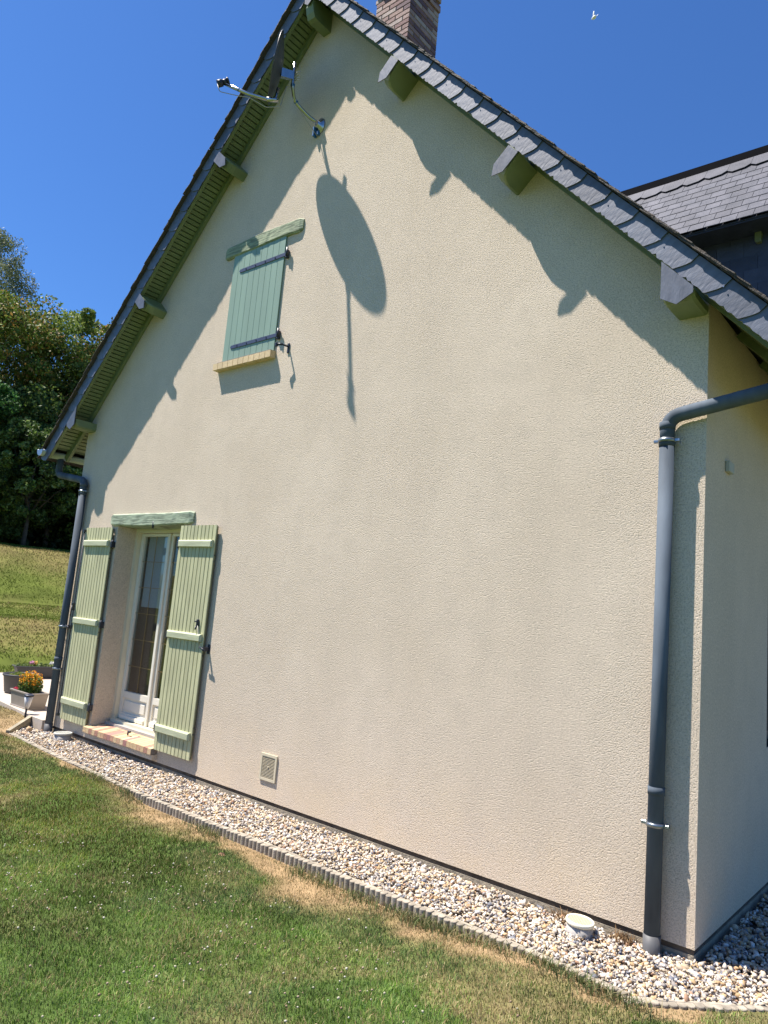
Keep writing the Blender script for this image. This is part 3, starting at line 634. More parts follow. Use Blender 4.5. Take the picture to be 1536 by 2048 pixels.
# ------------------------------------------------------------------ verge slates
def verge_mesh(sg, seed):
    r = np.random.default_rng(seed); L_ = .33
    low = [(.0, 0), (-.002, .055), (-.022, .090), (-.062, .1400)]   # shape of the lower end (s,t), origin at end
    bot = []; m = 13
    ch_ = r.integers(0, m, 2)
    for i in range(m): 
        s = -.075 - (L_ - .075) * (i / (m - 1)); bot.append((s, .1415 + r.uniform(-.004, .004) - (.009 if i in ch_ else 0)))
    pts = low + bot + [(-L_, 0)]
    me = B(); T = .0055; 
    def Q(p, dy): s, t = p; return (sg * s, dy - .012 * (s + L_) / L_, -t)
    a = [me.bm.verts.new(Q(p, 0)) for p in pts]; b_ = [me.bm.verts.new(Q(p, -T)) for p in pts]; n = len(pts)
    me.bm.faces.new(a); me.bm.faces.new(b_[::-1])
    for i in range(n): me.bm.faces.new((a[i], b_[i], b_[(i + 1) % n], a[(i + 1) % n]))
    return me.mesh('verge_slate')
seams = [.885 + .2526 * (k - 3) for k in range(0, 19)]; seams = [s for s in seams if s > .05] 
while seams[-1] < 6.05: seams.append(seams[-1] + .2635)
seams.append(6.26)
ztopv = ZV + VT
for sg in (-1, 1):
    vm = [verge_mesh(sg, 10 + k + (sg > 0) * 5) for k in range(5)]
    for i, s in enumerate(seams):
        o = obj('verge_slate', vm[rng.integers(0, 5)], 'slate', house)
        o.matrix_local = Matrix.Translation((AX + sg * s * CO, -.2735, ztopv - s * SI)) @ Matrix.Rotation(sg * TH + rng.normal(0, .002), 4, 'Y')
        if i % 2 == 0 and sg > 0:
            nl = B().lathe((0, 0, 0), [(.0045, 0), (.0045, .003)], 6).mesh('nail')
            k = obj('nail', nl, 'clamp', house); k.matrix_local = Matrix.Translation((AX + sg * (s - .06) * CO - SI * sg * .07 * 0, -.296, ztopv - (s - .06) * SI - .085)) @ Matrix.Rotation(math.pi / 2, 4, 'X')
# verge board behind the slates
for sg in (-1, 1):
    B().prism([(AX, ZV + .012), (AX + sg * DE, zl(DE) + .012), (AX + sg * (DE + .07), zl(DE) + .012 - .0 + .075), (AX, ZV + VT - .01)] if False else [(AX, ZV + .012), (side(sg, DE), zl(DE) + .012), (side(sg, DE), zl(DE) + VT - .012), (AX, ZV + VT - .012)], -.2725, -.2635).put('barge_board', 'slate_dark', house)

# main roof: overlapping slate courses (only their ragged edge shows)
for sg in (-1, 1):
    bm = bmesh.new(); SL = 6.30; exps = .112; nc = int(SL / exps)
    r = np.random.default_rng(44 + sg)
    for k in range(nc + 1):
        s1 = min(SL, .03 + (k + 1) * exps); s0 = max(0, s1 - .33); jy = r.uniform(-.010, .010)
        m = 5; line = []
        for i in range(m + 1): line.append((s0 + (s1 - s0) * i / m, -.322 + jy + r.uniform(-.006, .006)))
        def PT(s, y, t): return (AX + sg * (s * CO + t * SI), y, ztopv - s * SI + t * CO)
        lift = lambda s: .003 + .016 * (s - s0) / .33
        bt = [bm.verts.new(PT(s, y, lift(s))) for s, y in line] + [bm.verts.new(PT(s1, LEN + .3, lift(s1))), bm.verts.new(PT(s0, LEN + .3, lift(s0)))]
        tp = [bm.verts.new(PT(s, y, lift(s) + .006)) for s, y in line] + [bm.verts.new(PT(s1, LEN + .3, lift(s1) + .006)), bm.verts.new(PT(s0, LEN + .3, lift(s0) + .006))]
        n = len(bt); bm.faces.new(bt); bm.faces.new(tp[::-1])
        for i in range(n): bm.faces.new((bt[i], tp[i], tp[(i + 1) % n], bt[(i + 1) % n]))
    bmesh.ops.recalc_face_normals(bm, faces=bm.faces[:]); me = bpy.data.meshes.new('roof_slates'); bm.to_mesh(me); bm.free()
    obj('roof', me, 'lichen', house, kind='stuff')
B().prism([(AX - .16, ztopv - .155), (AX - .16, ztopv - .135), (AX, ztopv + .045), (AX + .16, ztopv - .135), (AX + .16, ztopv - .155), (AX, ztopv + .02)], -.328, LEN + .3).put('ridge_cap', 'slate_dark', house)

# gutters and downpipes
def gutter(sg):
    cx = side(sg, 4.245); zc = 3.325; r = .078; b = B(); out = []; n = 12
    for y in (-.33, LEN + .3):
        ring = [(cx + r * math.cos(math.pi + math.pi * k / n), y, zc + r * math.sin(math.pi + math.pi * k / n)) for k in range(n + 1)] + [(cx + (r - .006) * math.cos(-math.pi * k / n), y, zc + (r - .006) * math.sin(-math.pi * k / n)) for k in range(n + 1)]
        out.append(ring)
    b.loft(out); g = b.put('gutter', 'zinc', house)
    e = B(); e.prism([(cx + r * math.cos(math.pi + math.pi * k / n), zc + r * math.sin(math.pi + math.pi * k / n)) for k in range(n + 1)], -.334, -.329); e.put('end_cap', 'clamp', g)
    B().tube([(cx + sg * r, -.33, zc), (cx + sg * r, LEN + .3, zc)], .009, 8).put('bead', 'zinc', g)
    return cx, zc - r
gl_x, gz = gutter(-1); gr_x, _ = gutter(1)
def downpipe(x, gx_, label=None):
    y = -.056; r = .043; zs = .02
    dp = B().tube([(x, y, .02), (x, y, 2.80)], r, 20).put('downpipe', 'pipe', house)
    sgn = 1 if gx_ > x else -1
    top = arc([(x, y, 2.78), (x, y, 2.935), (gx_, y, 2.935 + abs(gx_ - x) * .165), (gx_, y, gz + .01)], .085, 7)
    B().tube(top, r * 1.0, 20).put('swan_neck', 'pipe', dp)
    for z in (2.775, .78, 2.88): B().tube([(x, y, z - .022), (x, y, z + .022)], r + .0035, 20).put('joint_sleeve', 'pipe', dp)
    B().tube([(x, y, -.14), (x, y, .030)], r + .004, 20).put('ground_socket', 'pipe_low', dp)
    for z in (2.79 if x > -1 else 2.80, .60 if x > -1 else 1.16) + (() if x > -1 else (.665,)):
        q = B(); q.tube([(x, y, z - .011), (x, y, z + .011)], r + .009, 20); q.box(x - r - .034, x - r - .002, y - .012, y + .012, z - .010, z + .010, .003); q.box(x + r + .002, x + r + .034, y - .012, y + .012, z - .010, z + .010, .003); q.tube([(x, y, z), (x, 0, z)], .006, 8)
        q.put('clamp', 'clamp', dp)
    return dp
downpipe(-.207, gr_x); downpipe(-7.245, gl_x)

# ------------------------------------------------------------------ chimney
cx0, cx1, cy0, cy1 = -3.972, -3.452, .9, 1.42; cw = .10
ch = B().box(cx0 + .012, cx1 - .012, cy0 + .012, cy1 - .012, 6.9, 8.66).put('chimney', 'mortar', house)
bl = (cx1 - cx0 - cw) / 2
bmx = B().box(0, bl - .009, 0, cw - .009, 0, .051, .003).mesh('brick'); bmy = B().box(0, cw - .009, 0, bl - .009, 0, .051, .003).mesh('brick')
for k in range(28):
    z = 7.02 + k * .06; e = .02 if k >= 25 else 0; fl = k % 2
    for i in range(2):
        spots_ = ((bmx, cx0 + i * bl + (cw if fl else 0), cy0 - e), (bmx, cx0 + i * bl + (0 if fl else cw), cy1 - cw + e), (bmy, cx1 - cw + e, cy0 + i * bl + (0 if not fl else cw)), (bmy, cx0 - e, cy0 + i * bl + (cw if not fl else 0)))
        for (me, x, y) in spots_:
            if fl: 
                if me is bmx: pass
            o = obj('brick', me, 'chim_brick', ch); o.location = (x + .0045 + rng.uniform(-.001, .001), y + .0045 + rng.uniform(-.001, .001), z)
# lead flashing
B().box(cx0 - .02, cx1 + .02, cy0 - .02, cy1 + .02, 6.9, 7.13).put('flashing', 'slate_dark', ch)

# ------------------------------------------------------------------ slate-clad cross wing behind the right slope
WY0, WY1, WZE, WZR = 3.0, 4.0, 5.905, 7.20; wl = math.hypot(WY1 - WY0, WZR - WZE); wa = math.atan2(WZR - WZE, WY1 - WY0)
WXL, WXR = -3.0, 2.3
wr = B(); rings = []
for x in (WXL, WXR): rings.append([(x, WY0 + .01, WZE - .03), (x, WY1, WZR - .035), (x, 2 * WY1 - WY0 - .01, WZE - .03), (x, 2 * WY1 - WY0 - .01, WZE - .06), (x, WY1, WZR - .075), (x, WY0 + .01, WZE - .06)])
wr.loft(rings); wro = wr.put('cross_wing_roof', 'slate_dark', house)
for p in wro.data.polygons: p.use_smooth = False
sw, ex_ = .158, .152; smesh = [B().box(.0025, sw - .0025, 0, .22, 0, .006).mesh('slate') for _ in range(3)]
for vi, m_ in enumerate(smesh):
    r = np.random.default_rng(vi)
    for v in m_.vertices:
        if v.co.y < .01: v.co.y += r.uniform(0, .006)
base = Matrix.Translation((0, WY0 - .03, WZE - .035)) @ Matrix.Rotation(wa, 4, 'X')
rows = 9
for k in range(rows):
    for i in range(int((.9 - WXL) / sw)):
        x = WXL + i * sw + (k % 2) * sw / 2
        if x + .3 < AX + (ztopv - (WZE + k * ex_ * math.sin(wa))) / TA: continue
        o = obj('slate', smesh[rng.integers(0, 3)], 'slate_roof', wro); o.matrix_local = base @ Matrix.Translation((x, k * ex_, .006)) @ Matrix.Rotation(-.035 + rng.normal(0, .004), 4, 'X')
for i in range(16):
    x = WXL + .3 + i * .25; q = B(); q.bm.free(); q.bm = bmesh.new()
    pts = [(0, .26), (.0, .06), (.06, .0), (.19, .02), (.247, .08), (.247, .26)]
    a = [q.bm.verts.new((p[0], p[1], 0)) for p in pts]; b_ = [q.bm.verts.new((p[0], p[1], .007)) for p in pts]; q.bm.faces.new(a); q.bm.faces.new(b_[::-1])
    for j in range(6): q.bm.faces.new((a[j], b_[j], b_[(j + 1) % 6], a[(j + 1) % 6]))
    o = q.put('ridge_slate', 'slate_roof', wro); o.matrix_local = base @ Matrix.Translation((x, rows * ex_ - .02, .020))
B().prism([(0, 0)] * 0 or [(WXL, WZR - .015), (WXR, WZR - .015), (WXR, WZR + .075), (WXL, WZR + .075)], WY1 - .035, WY1 + .02).put('ridge_cap', mat('black_ridge', (.008, .008, .010), .9, spec=.05), wro)
ww = B().box(WXL, WXR, 3.36, 4.6, 3.4, WZE + .30).put('cross_wing_wall', 'slate_dark', house)  # slate darkened: shade below the eave put into the wall colour
wsm = B().box(.0015, .268, -.008, 0, 0, .19).mesh('slate')
for k in range(14):
    for i in range(14):
        x = -2.4 + i * .27 + (k % 2) * .135; z = 3.9 + k * .155
        if z + .19 < ztopv - TA * (x + .27 - AX) or x > .9: continue
        o = obj('wall_slate', wsm, 'slate_dark', ww); o.matrix_local = Matrix.Translation((x, 3.356, z)) @ Matrix.Rotation(.035, 4, 'X')
for x in (-1.235, -.50, .24): B().prism([(x - .03, WZE - .01), (x - .03, WZE - .14), (x - .015, WZE - .155), (x + .03, WZE - .155), (x + .03, WZE - .01)], 3.29, 3.36).put('bracket', 'purlin', ww)
B().box(WXL, WXR, 3.0, 3.36, WZE - .045, WZE - .03).put('soffit', 'slate_dark', ww)  # dark slate instead of green: eave shadow put into the soffit colour

# ------------------------------------------------------------------ satellite dish
dish = thing('satellite_dish', 'dark grey satellite dish on a bent galvanised arm fixed high on the gable', 'satellite dish', (-3.70, 0, 6.31))
DL = Vector(dish.location)
def dput(b, name, m, parent=dish): return b.shift(DL).put(name, m, parent)
Cn = Vector((-3.857, -.487, 6.689)); n_ = Vector((-.6176, -.7782, .1136)).normalized(); r_ = Vector((.7833, -.6216, 0)).normalized(); u_ = n_.cross(r_).normalized()
if u_.z < 0: u_ = -u_
R_ = .297; b = B(); rings = []; NS = 40
def dp_(rr, a, dep): return Cn + (r_ * math.cos(a) * rr + u_ * math.sin(a) * rr * 1.09) - n_ * dep
outer = [(R_, 0.0), (R_ + .006, .004), (R_ + .004, .010)]; dp0 = .062
prof = [(R_ - .003, 0)] + [(R_ * t, dp0 * (1 - t * t)) for t in (.97, .85, .7, .5, .3, .1)]
back = [(R_ * t, dp0 * (1 - t * t) + .005) for t in (.1, .3, .5, .7, .85, .97)] + [(R_ + .004, .009)]
b.loft([[dp_(rr, 2 * math.pi * k / NS, d) for k in range(NS)] for rr, d in prof[::-1] + [(R_ + .005, .001)] + back[::-1]])
dput(b, 'reflector', 'dish')
bot = Cn - u_ * R_ * 1.06 - n_ * .03
lnb = Vector((-4.17, -.834, 6.439)); armb = Vector((-3.84, -.50, 6.325)); mid = Vector((-3.985, -.655, 6.352))
dput(B().tube([Cn - u_ * .20 - n_ * .075, armb + Vector((.02, .03, .02)), armb, mid, lnb + (mid - lnb) * .06], .0165, 10), 'feed_arm', 'steel')
dput(B().tube([armb + Vector((.05, .045, .01)), armb + Vector((-.03, -.03, .005))], .023, 10), 'arm_bracket', 'steel')
t_ = (Cn - lnb).normalized()
dput(B().tube([lnb - t_ * .05, lnb - t_ * .002], .034, 12).tube([lnb, lnb + t_ * .045], .026, 12).tube([lnb + t_ * .045, lnb + t_ * .062], .033, 12), 'receiver_head', 'iron')
dput(B().tube([mid + (lnb - mid) * .36, mid + (lnb - mid) * .42], .017, 10), 'tape', 'blue_tape')
c0 = lnb - t_ * .05
dput(B().tube(arc([c0, c0 + Vector((.02, .02, -.075)), mid + Vector((-.07, -.07, -.03)), mid + Vector((0, 0, -.028)), armb + Vector((-.03, -.03, -.075)), armb + Vector((.075, .055, -.06)), Vector((-3.80, -.37, 6.55)), Vector((-3.78, -.31, 6.55)), Vector((-3.80, -.24, 6.45)), Vector((-3.72, -.08, 6.26)), Vector((-3.69, -.01, 6.19))], .02, 4), .004, 6), 'cable', 'cable')
pole = arc([(-3.672, -.004, 6.315), (-3.735, -.105, 6.36), (-3.79, -.26, 6.45), (-3.765, -.33, 6.56), (-3.76, -.335, 6.80)], .05, 5)
dput(B().tube(pole, .0165, 12), 'mast', 'steel')
bp_ = B(); bp_.loft([[(-3.672 + rx * math.cos(a), y, 6.30 + rz * math.sin(a)) for a in [2 * math.pi * k / 20 for k in range(20)]] for rx, rz, y in ((.062, .085, -.001), (.060, .082, -.012), (.028, .036, -.022), (.022, .026, -.06))]); dput(bp_, 'wall_plate', 'steel')
dput(B().box(-3.73, -3.712, -.05, -.004, 6.19, 6.29, .002).box(-3.69, -3.665, -.03, -.004, 6.20, 6.24, .002), 'stay_bracket', 'blue_tape')
for p in (pole[9], pole[16]): dput(B().tube([Vector(p) - Vector((0, .012, 0)), Vector(p) + Vector((0, .012, .004))], .020, 10), 'tape', 'blue_tape')
Bk = Cn - n_ * .066 - u_ * .03; Q = Vector((-3.762, -.335, 6.66))
br = B(); ax_ = (Q - Bk).normalized(); sd_ = ax_.cross(Vector((0, 0, 1))).normalized()
br.loft([[Bk + sd_ * .018 * a + Vector((0, 0, .045)) * c for a, c in ((-1, -1), (1, -1), (1, 1), (-1, 1))], [Q + sd_ * .016 * a + Vector((0, 0, .042)) * c for a, c in ((-1, -1), (1, -1), (1, 1), (-1, 1))]])
for f in br.bm.faces: f.smooth = False
dput(br, 'tilt_bracket', 'steel')
ub = B()
for dz in (-.045, -.02, .015, .04): ub.tube([Q + Vector((-.02, 0, dz)), Q + Vector((.065, .03, dz))], .004, 6)
dput(ub, 'bolts', 'steel')

# ------------------------------------------------------------------ edging blocks
path = []
for x in np.arange(-7.30, -.03, .01): path.append((x, float(edge_y(x))))
for t in np.linspace(0, 1, 90): path.append((-.02 + t * .68, -.66 + t * .72))
path = np.array(path); sd2 = np.concatenate([[0], np.cumsum(np.hypot(*np.diff(path, axis=0).T))])
STK = .0428; per = 12; total = sd2[-1]; nst = int(total / STK)
stake = B(); prof = [(-STK / 2 + .0008, .022), (-STK / 2 + .0008, 0)] + [(-STK / 2 * math.cos(math.pi * k / 7) * .96, -.020 * math.sin(math.pi * k / 7)) for k in range(1, 7)] + [(STK / 2 - .0008, 0), (STK / 2 - .0008, .022)]
a = [stake.bm.verts.new((p[0], p[1], -.13)) for p in prof]; b_ = [stake.bm.verts.new((p[0], p[1], -.003)) for p in prof]; c_ = [stake.bm.verts.new((p[0] * .9, p[1] * .86, 0)) for p in prof]
stake.bm.faces.new(a[::-1]); stake.bm.faces.new(c_); m_ = len(prof)
for aa, bb in ((a, b_), (b_, c_)):
    for i in range(m_): stake.bm.faces.new((aa[i], aa[(i + 1) % m_], bb[(i + 1) % m_], bb[i]))
stake = stake.mesh('stake')
blk = B().box(-STK * per / 2 + .002, STK * per / 2 - .002, .021, .042, -.13, -.002, .002).mesh('back_strip')
spots = ['at the far end by the weathered board', 'second along from the weathered board', 'half sunk in turf in front of the left door shutter', 'in front of the brick door sill', 'just past the right end of the door sill', 'in front of the right door shutter', 'where its stakes rise clear of a straw patch', 'facing bare dry earth, left of the ventilation grille', 'in front of the ventilation grille', 'just right of the ventilation grille', 'before the widest bare patch of lawn', 'right of the widest bare patch', 'midway between grille and cream cap', 'with weeds at its foot, left of the cream cap', 'partly buried in turf before the cream cap', 'nearest the foot of the right downpipe', 'at the turn of the strip beside the downpipe', 'cutting the corner below the house corner', 'running past the house corner to the right', 'at the right end of the edging', 'last of the row']
for bi in range(int(nst / per) + 1):
    s_c = (bi + .5) * per * STK
    if s_c > total: break
    xc, yc = np.interp(s_c, sd2, path[:, 0]), np.interp(s_c, sd2, path[:, 1])
    x1_, y1_ = np.interp(min(s_c + .2, total), sd2, path[:, 0]), np.interp(min(s_c + .2, total), sd2, path[:, 1]); x0_, y0_ = np.interp(s_c - .2, sd2, path[:, 0]), np.interp(s_c - .2, sd2, path[:, 1])
    ang = math.atan2(y1_ - y0_, x1_ - x0_); zt = -.052 + float(rng.uniform(-.006, .006)); 
    th_ = thing('edging_block', 'grey concrete palisade edging block ' + spots[min(bi, 20)], 'edging block', (xc, yc, zt), 'concrete edging blocks along the gravel', ang)
    obj('back_strip', blk, 'edging', th_)
    for k in range(per): o = obj('stake', stake, 'edging', th_); o.location = (-STK * per / 2 + (k + .5) * STK, rng.uniform(-.0025, .0025), rng.uniform(-.006, .003))
# weathered board closing the strip on the left
p0 = Vector((-7.33, -.475, -.035)); p1 = Vector((-7.665, -.085, .055)); dd = (p1 - p0).normalized(); sdv = dd.cross(Vector((0, 0, 1))).normalized()
b = B(); b.loft([[p + sdv * a * .022 + Vector((0, 0, c)) for a, c in ((-1, -.16), (1, -.16), (1, 0), (-1, 0))] for p in (p0, p1)])
for f in b.bm.faces: f.smooth = False
bo = b.shift(p0).put('edging_board', 'wood_edge'); bo.location = p0; bo['label'] = 'weathered timber board closing the far left end of the gravel strip'; bo['category'] = 'edging board'
# patio
b = B(); 
top = [(-7.352, -.085), (-7.66, -.075), (-9.0, .075), (-10.0, .25), (-12.1, .55), (-12.1, 3.4), (-7.452, 3.4), (-7.452, .0), (-7.352, -.005)]
a = [b.bm.verts.new((p[0], p[1], .052)) for p in top]; c_ = [b.bm.verts.new((p[0], p[1], -.15)) for p in top]; b.bm.faces.new(a); b.bm.faces.new(c_[::-1])
for i in range(len(top)): b.bm.faces.new((a[i], c_[i], c_[(i + 1) % len(top)], a[(i + 1) % len(top)]))
b.put('patio', 'patio', kind='structure')

# ------------------------------------------------------------------ vent caps in the gravel
def cap(loc, r, top, body, label, tilt):
    t = thing('drain_cap', label, 'drain cap', loc)
    B().lathe((0, 0, 0), [(r * .90, -.15), (r * .90, -.012)], 32).put('collar', body, t)
    B().lathe((0, 0, 0), [(r * .97, -.016), (r, -.010), (r, -.001), (r * .97, .004), (r * .84, .0045), (r * .82, .001), (r * .81, -.002)], 36).put('rim', top, t)
    g = B(); rr = r * .80; st = rr / 8
    for k in range(-7, 8):
        h = math.sqrt(max(0, rr * rr - (k * st) ** 2)); g.box(k * st - .0016, k * st + .0016, -h, h, -.003, .0015)
        g.box(-h, h, k * st - .0016, k * st + .0016, -.0034, .0011)
    g.put('grid', 'cap_grid' if top == 'cap' else top, t); B().lathe((0, 0, 0), [(r * .815, -.008), (r * .815, -.0045)], 24).put('grid_back', 'cap_body', t)
    t.rotation_euler = tilt; return t
cap((-.571, -.165, .010), .080, 'cap', 'cap_body', 'round cream grated cap standing in the gravel left of the right downpipe', (.02, .05, .3))
cap((-6.73, -.135, .015), .098, 'cap_grey', 'cap_body', 'round pale grey cap in the gravel beside the left downpipe', (0, -.02, 0))
rk = gravel(1, lambda n: (np.array([-7.28]), np.array([-.26])), lambda x, y, n: np.array([-.04]), .05, .05, [(.5, .34, .2)], [1])
o = obj('rock', npmesh('rock', rk[0] - np.array([-7.28, -.26, -.04]), rk[1], rk[2]), 'stone', label='orange-brown rock lying in the gravel left of the left downpipe', category='rock'); o.location = (-7.28, -.26, -.04)
rk = gravel(1, lambda n: (np.array([-7.12]), np.array([-.36])), lambda x, y, n: np.array([-.05]), .035, .035, [(.42, .27, .17)], [1])
o = obj('rock', npmesh('rock', rk[0] - np.array([-7.12, -.36, -.05]), rk[1], rk[2]), 'stone', label='small brown rock near the concrete edging by the left downpipe', category='rock'); o.location = (-7.12, -.36, -.05)
# fallen leaf
lf = B(); lf.bm.free(); lf.bm = bmesh.new(); pts = [(0, 0, 0), (.015, .012, .006), (.035, .014, .010), (.055, 0, .004), (.034, -.015, .009), (.014, -.012, .006)]
vs = [lf.bm.verts.new(p) for p in pts]; lf.bm.faces.new(vs); bmesh.ops.solidify(lf.bm, geom=lf.bm.faces[:], thickness=.0008)
o = lf.put('fallen_leaf', mat('dead_leaf', (.42, .25, .15), .8)); o.location = (-2.86, -.93, -.10); o.rotation_euler = (.7, .2, 1.0); o['label'] = 'curled brown dead leaf on the lawn below the vent grille'; o['category'] = 'leaf'

# ------------------------------------------------------------------ planters
def leaves(n, centre, rad, size, pal, up=.0, flat=1.0):
    p = rng.normal(size=(n, 3)); p /= np.linalg.norm(p, axis=1)[:, None]; p *= rng.uniform(.35, 1, (n, 1)) ** .6; p = p * np.array(rad); c = p + np.array(centre)
    return leafmesh(c, size, pal)
def leafmesh(c, size, pal, hang=0, asp=1.9, shade=None):
    n = len(c); a = rng.normal(size=(n, 3)); a[:, 2] -= hang; a /= np.linalg.norm(a, axis=1)[:, None]; q = rng.normal(size=(n, 3)); b = np.cross(a, q); b /= np.linalg.norm(b, axis=1)[:, None]
    s = size * rng.uniform(.6, 1.3, n)[:, None]; P = np.stack([c - a * s * .5, c + b * s * .5 / asp, c + a * s * .5, c - b * s * .5 / asp], 1)
    col = np.array(pal)[rng.integers(0, len(pal), n)] * rng.uniform(.7, 1.3, (n, 1))
    if shade is not None: col = col * shade
    return P.reshape(-1, 3), np.arange(4 * n).reshape(n, 4), np.repeat(col, 4, 0)
def trough(name, label, loc, l, w, h, m, rotz, cat='planter'):
    t = thing(name, label, cat, loc, None, rotz); f = .86
    b = B(); b.loft([[(sx * l / 2 * f, sy * w / 2 * f, 0) for sx, sy in ((-1, -1), (1, -1), (1, 1), (-1, 1))], [(sx * l / 2 * .97, sy * w / 2 * .97, h * .9) for sx, sy in ((-1, -1), (1, -1), (1, 1), (-1, 1))], [(sx * (l / 2 * .97 - .012), sy * (w / 2 * .97 - .012), h * .9) for sx, sy in ((-1, -1), (1, -1), (1, 1), (-1, 1))], [(sx * (l / 2 * .9 - .012), sy * (w / 2 * .9 - .012), h * .75) for sx, sy in ((-1, -1), (1, -1), (1, 1), (-1, 1))]])
    for g in b.bm.faces: g.smooth = False
    b.put('body', m, t)
    e = l / 2 * 1.03; k = w / 2 * 1.05
    B().box(-e, e, -k, -k + .02, h * .9, h, .003).box(-e, e, k - .02, k, h * .9, h, .003).box(-e, -e + .02, -k + .02, k - .02, h * .9, h, .003).box(e - .02, e, -k + .02, k - .02, h * .9, h, .003).put('rim', m, t)
    B().box(-l / 2 * .92, l / 2 * .92, -w / 2 * .92, w / 2 * .92, 0, .016, .003).put('saucer', m, t)
    B().box(-l / 2 * .9, l / 2 * .9, -w / 2 * .88, w / 2 * .88, h * .75, h * .86).put('soil', 'soil', t)
    return t
P1 = (-8.335, .175, .053)
trough('planter', 'taupe trough planter holding a clump of orange flowers on the patio', P1, .56, .25, .205, 'planter', 0)
pl = thing('flowering_plant', 'bushy plant covered in orange-yellow flowers in the taupe trough', 'plant', (-8.40, .20, .22))
v, f, c = leaves(1500, (0, 0, .10), (.17, .15, .15), .035, [(.05, .11, .02), (.08, .15, .03), (.12, .17, .03)]); obj('foliage', npmesh('foliage', v, f, c), 'leaf', pl)
v, f, c = leaves(650, (0, 0, .17), (.17, .15, .12), .030, [(.75, .33, .02), (.70, .42, .03), (.62, .20, .02)]); obj('flowers', npmesh('flowers', v, f, c), 'petal', pl, kind='stuff')
B().tube([(0, 0, -.05), (0, 0, .1)], .008, 6).tube([(0, 0, -.05), (.08, .02, .12)], .005, 6).tube([(0, 0, -.05), (-.08, -.02, .12)], .005, 6).put('stem', 'stem', pl)
pl = thing('flowering_plant', 'small red flower at the left end of the taupe trough', 'plant', (-8.55, .10, .22))
v, f, c = leaves(60, (0, 0, .03), (.045, .04, .03), .03, [(.55, .02, .06), (.42, .01, .05)]); obj('flowers', npmesh('flowers', v, f, c), 'petal', pl, kind='stuff')
v, f, c = leaves(50, (0, 0, .0), (.05, .04, .03), .03, [(.06, .12, .02)]); obj('foliage', npmesh('foliage', v, f, c), 'leaf', pl)
trough('planter', 'long dark grey trough planter at the back of the patio', (-11.3, 1.75, .053), .95, .26, .20, 'planter_dark', math.radians(78))
pl = thing('flowering_plant', 'low pink and white flowers in the long dark trough at the back', 'plant', (-11.3, 1.75, .225), None, math.radians(78))
v, f, c = leaves(500, (0, 0, .03), (.52, .12, .05), .045, [(.09, .15, .03), (.13, .19, .05), (.2, .24, .07)]); obj('foliage', npmesh('foliage', v, f, c), 'leaf', pl)
fv = [leaves(50, (xx, 0, .08), (.05, .05, .03), .035, [cc]) for xx, cc in ((-.20, (.65, .3, .5)), (-.16, (.75, .55, .15)), (.12, (.8, .8, .78)), (.16, (.75, .72, .75)), (.5, (.8, .8, .8)))]
o_ = 0; vv = []; ff = []; cc = []
for v, f, c in fv: vv.append(v); ff.append(f + o_); cc.append(c); o_ += len(v)
obj('flowers', npmesh('flowers', np.concatenate(vv), np.concatenate(ff), np.concatenate(cc)), 'petal', pl, kind='stuff')
t = thing('plant_pot', 'large round dark pot at the left edge of the patio', 'plant pot', (-9.62, .62, .053))
B().lathe((0, 0, 0), [(.18, 0), (.20, .02), (.235, .24), (.25, .245), (.25, .27), (.232, .27), (.225, .22)], 32).put('body', 'planter_dark', t); B().lathe((0, 0, 0), [(.225, .215), (.225, .225)], 24).put('soil', 'soil', t)
pl = thing('small_plant', 'low yellow-green plant in the round dark pot', 'plant', (-9.62, .62, .275)); v, f, c = leaves(260, (0, 0, .02), (.17, .17, .05), .05, [(.12, .18, .03), (.22, .24, .05)]); obj('foliage', npmesh('foliage', v, f, c), 'leaf', pl)
# solar light
t = thing('solar_light', 'small clear garden lamp on a dark spike beside the taupe trough', 'garden light', (-7.86, -.06, .0))
B().lathe((0, 0, 0), [(.004, -.04), (.012, .03), (.012, .115)], 10).put('spike', 'iron', t)
B().lathe((0, 0, 0), [(.022, .115), (.034, .16), (.052, .265)], 16).put('shade', 'clear', t); B().lathe((0, 0, 0), [(.056, .265), (.057, .280), (.04, .288)], 16).put('lid', 'iron', t)
t.rotation_euler = (0.0, .10, 0)

# ------------------------------------------------------------------ bird
t = thing('bird', 'white bird gliding high in the blue sky at upper right', 'bird', tuple(CAM + (FX + RX * ((1188 - 768) / 1441.7) - UX * ((35 - 1024) / 1441.7)) * 34))
body = B(); body.tube([(0, -.15, 0), (0, -.10, .01), (0, 0, 0), (0, .10, 0), (0, .18, .0)], [.03, .06, .085, .06, .02], 10)
for s_ in (-1, 1):
    body.loft([[(s_ * .02, -.06, .01), (s_ * .02, .06, .01), (s_ * .02, .06, .02), (s_ * .02, -.06, .02)], [(s_ * .09, -.075, .11), (s_ * .09, .045, .11), (s_ * .09, .045, .118), (s_ * .09, -.075, .118)], [(s_ * .13, -.02, .24), (s_ * .13, .03, .24), (s_ * .13, .03, .244), (s_ * .13, -.02, .244)]])
body.put('body', 'bird', t); t.rotation_euler = (.3, .2, 1.1)

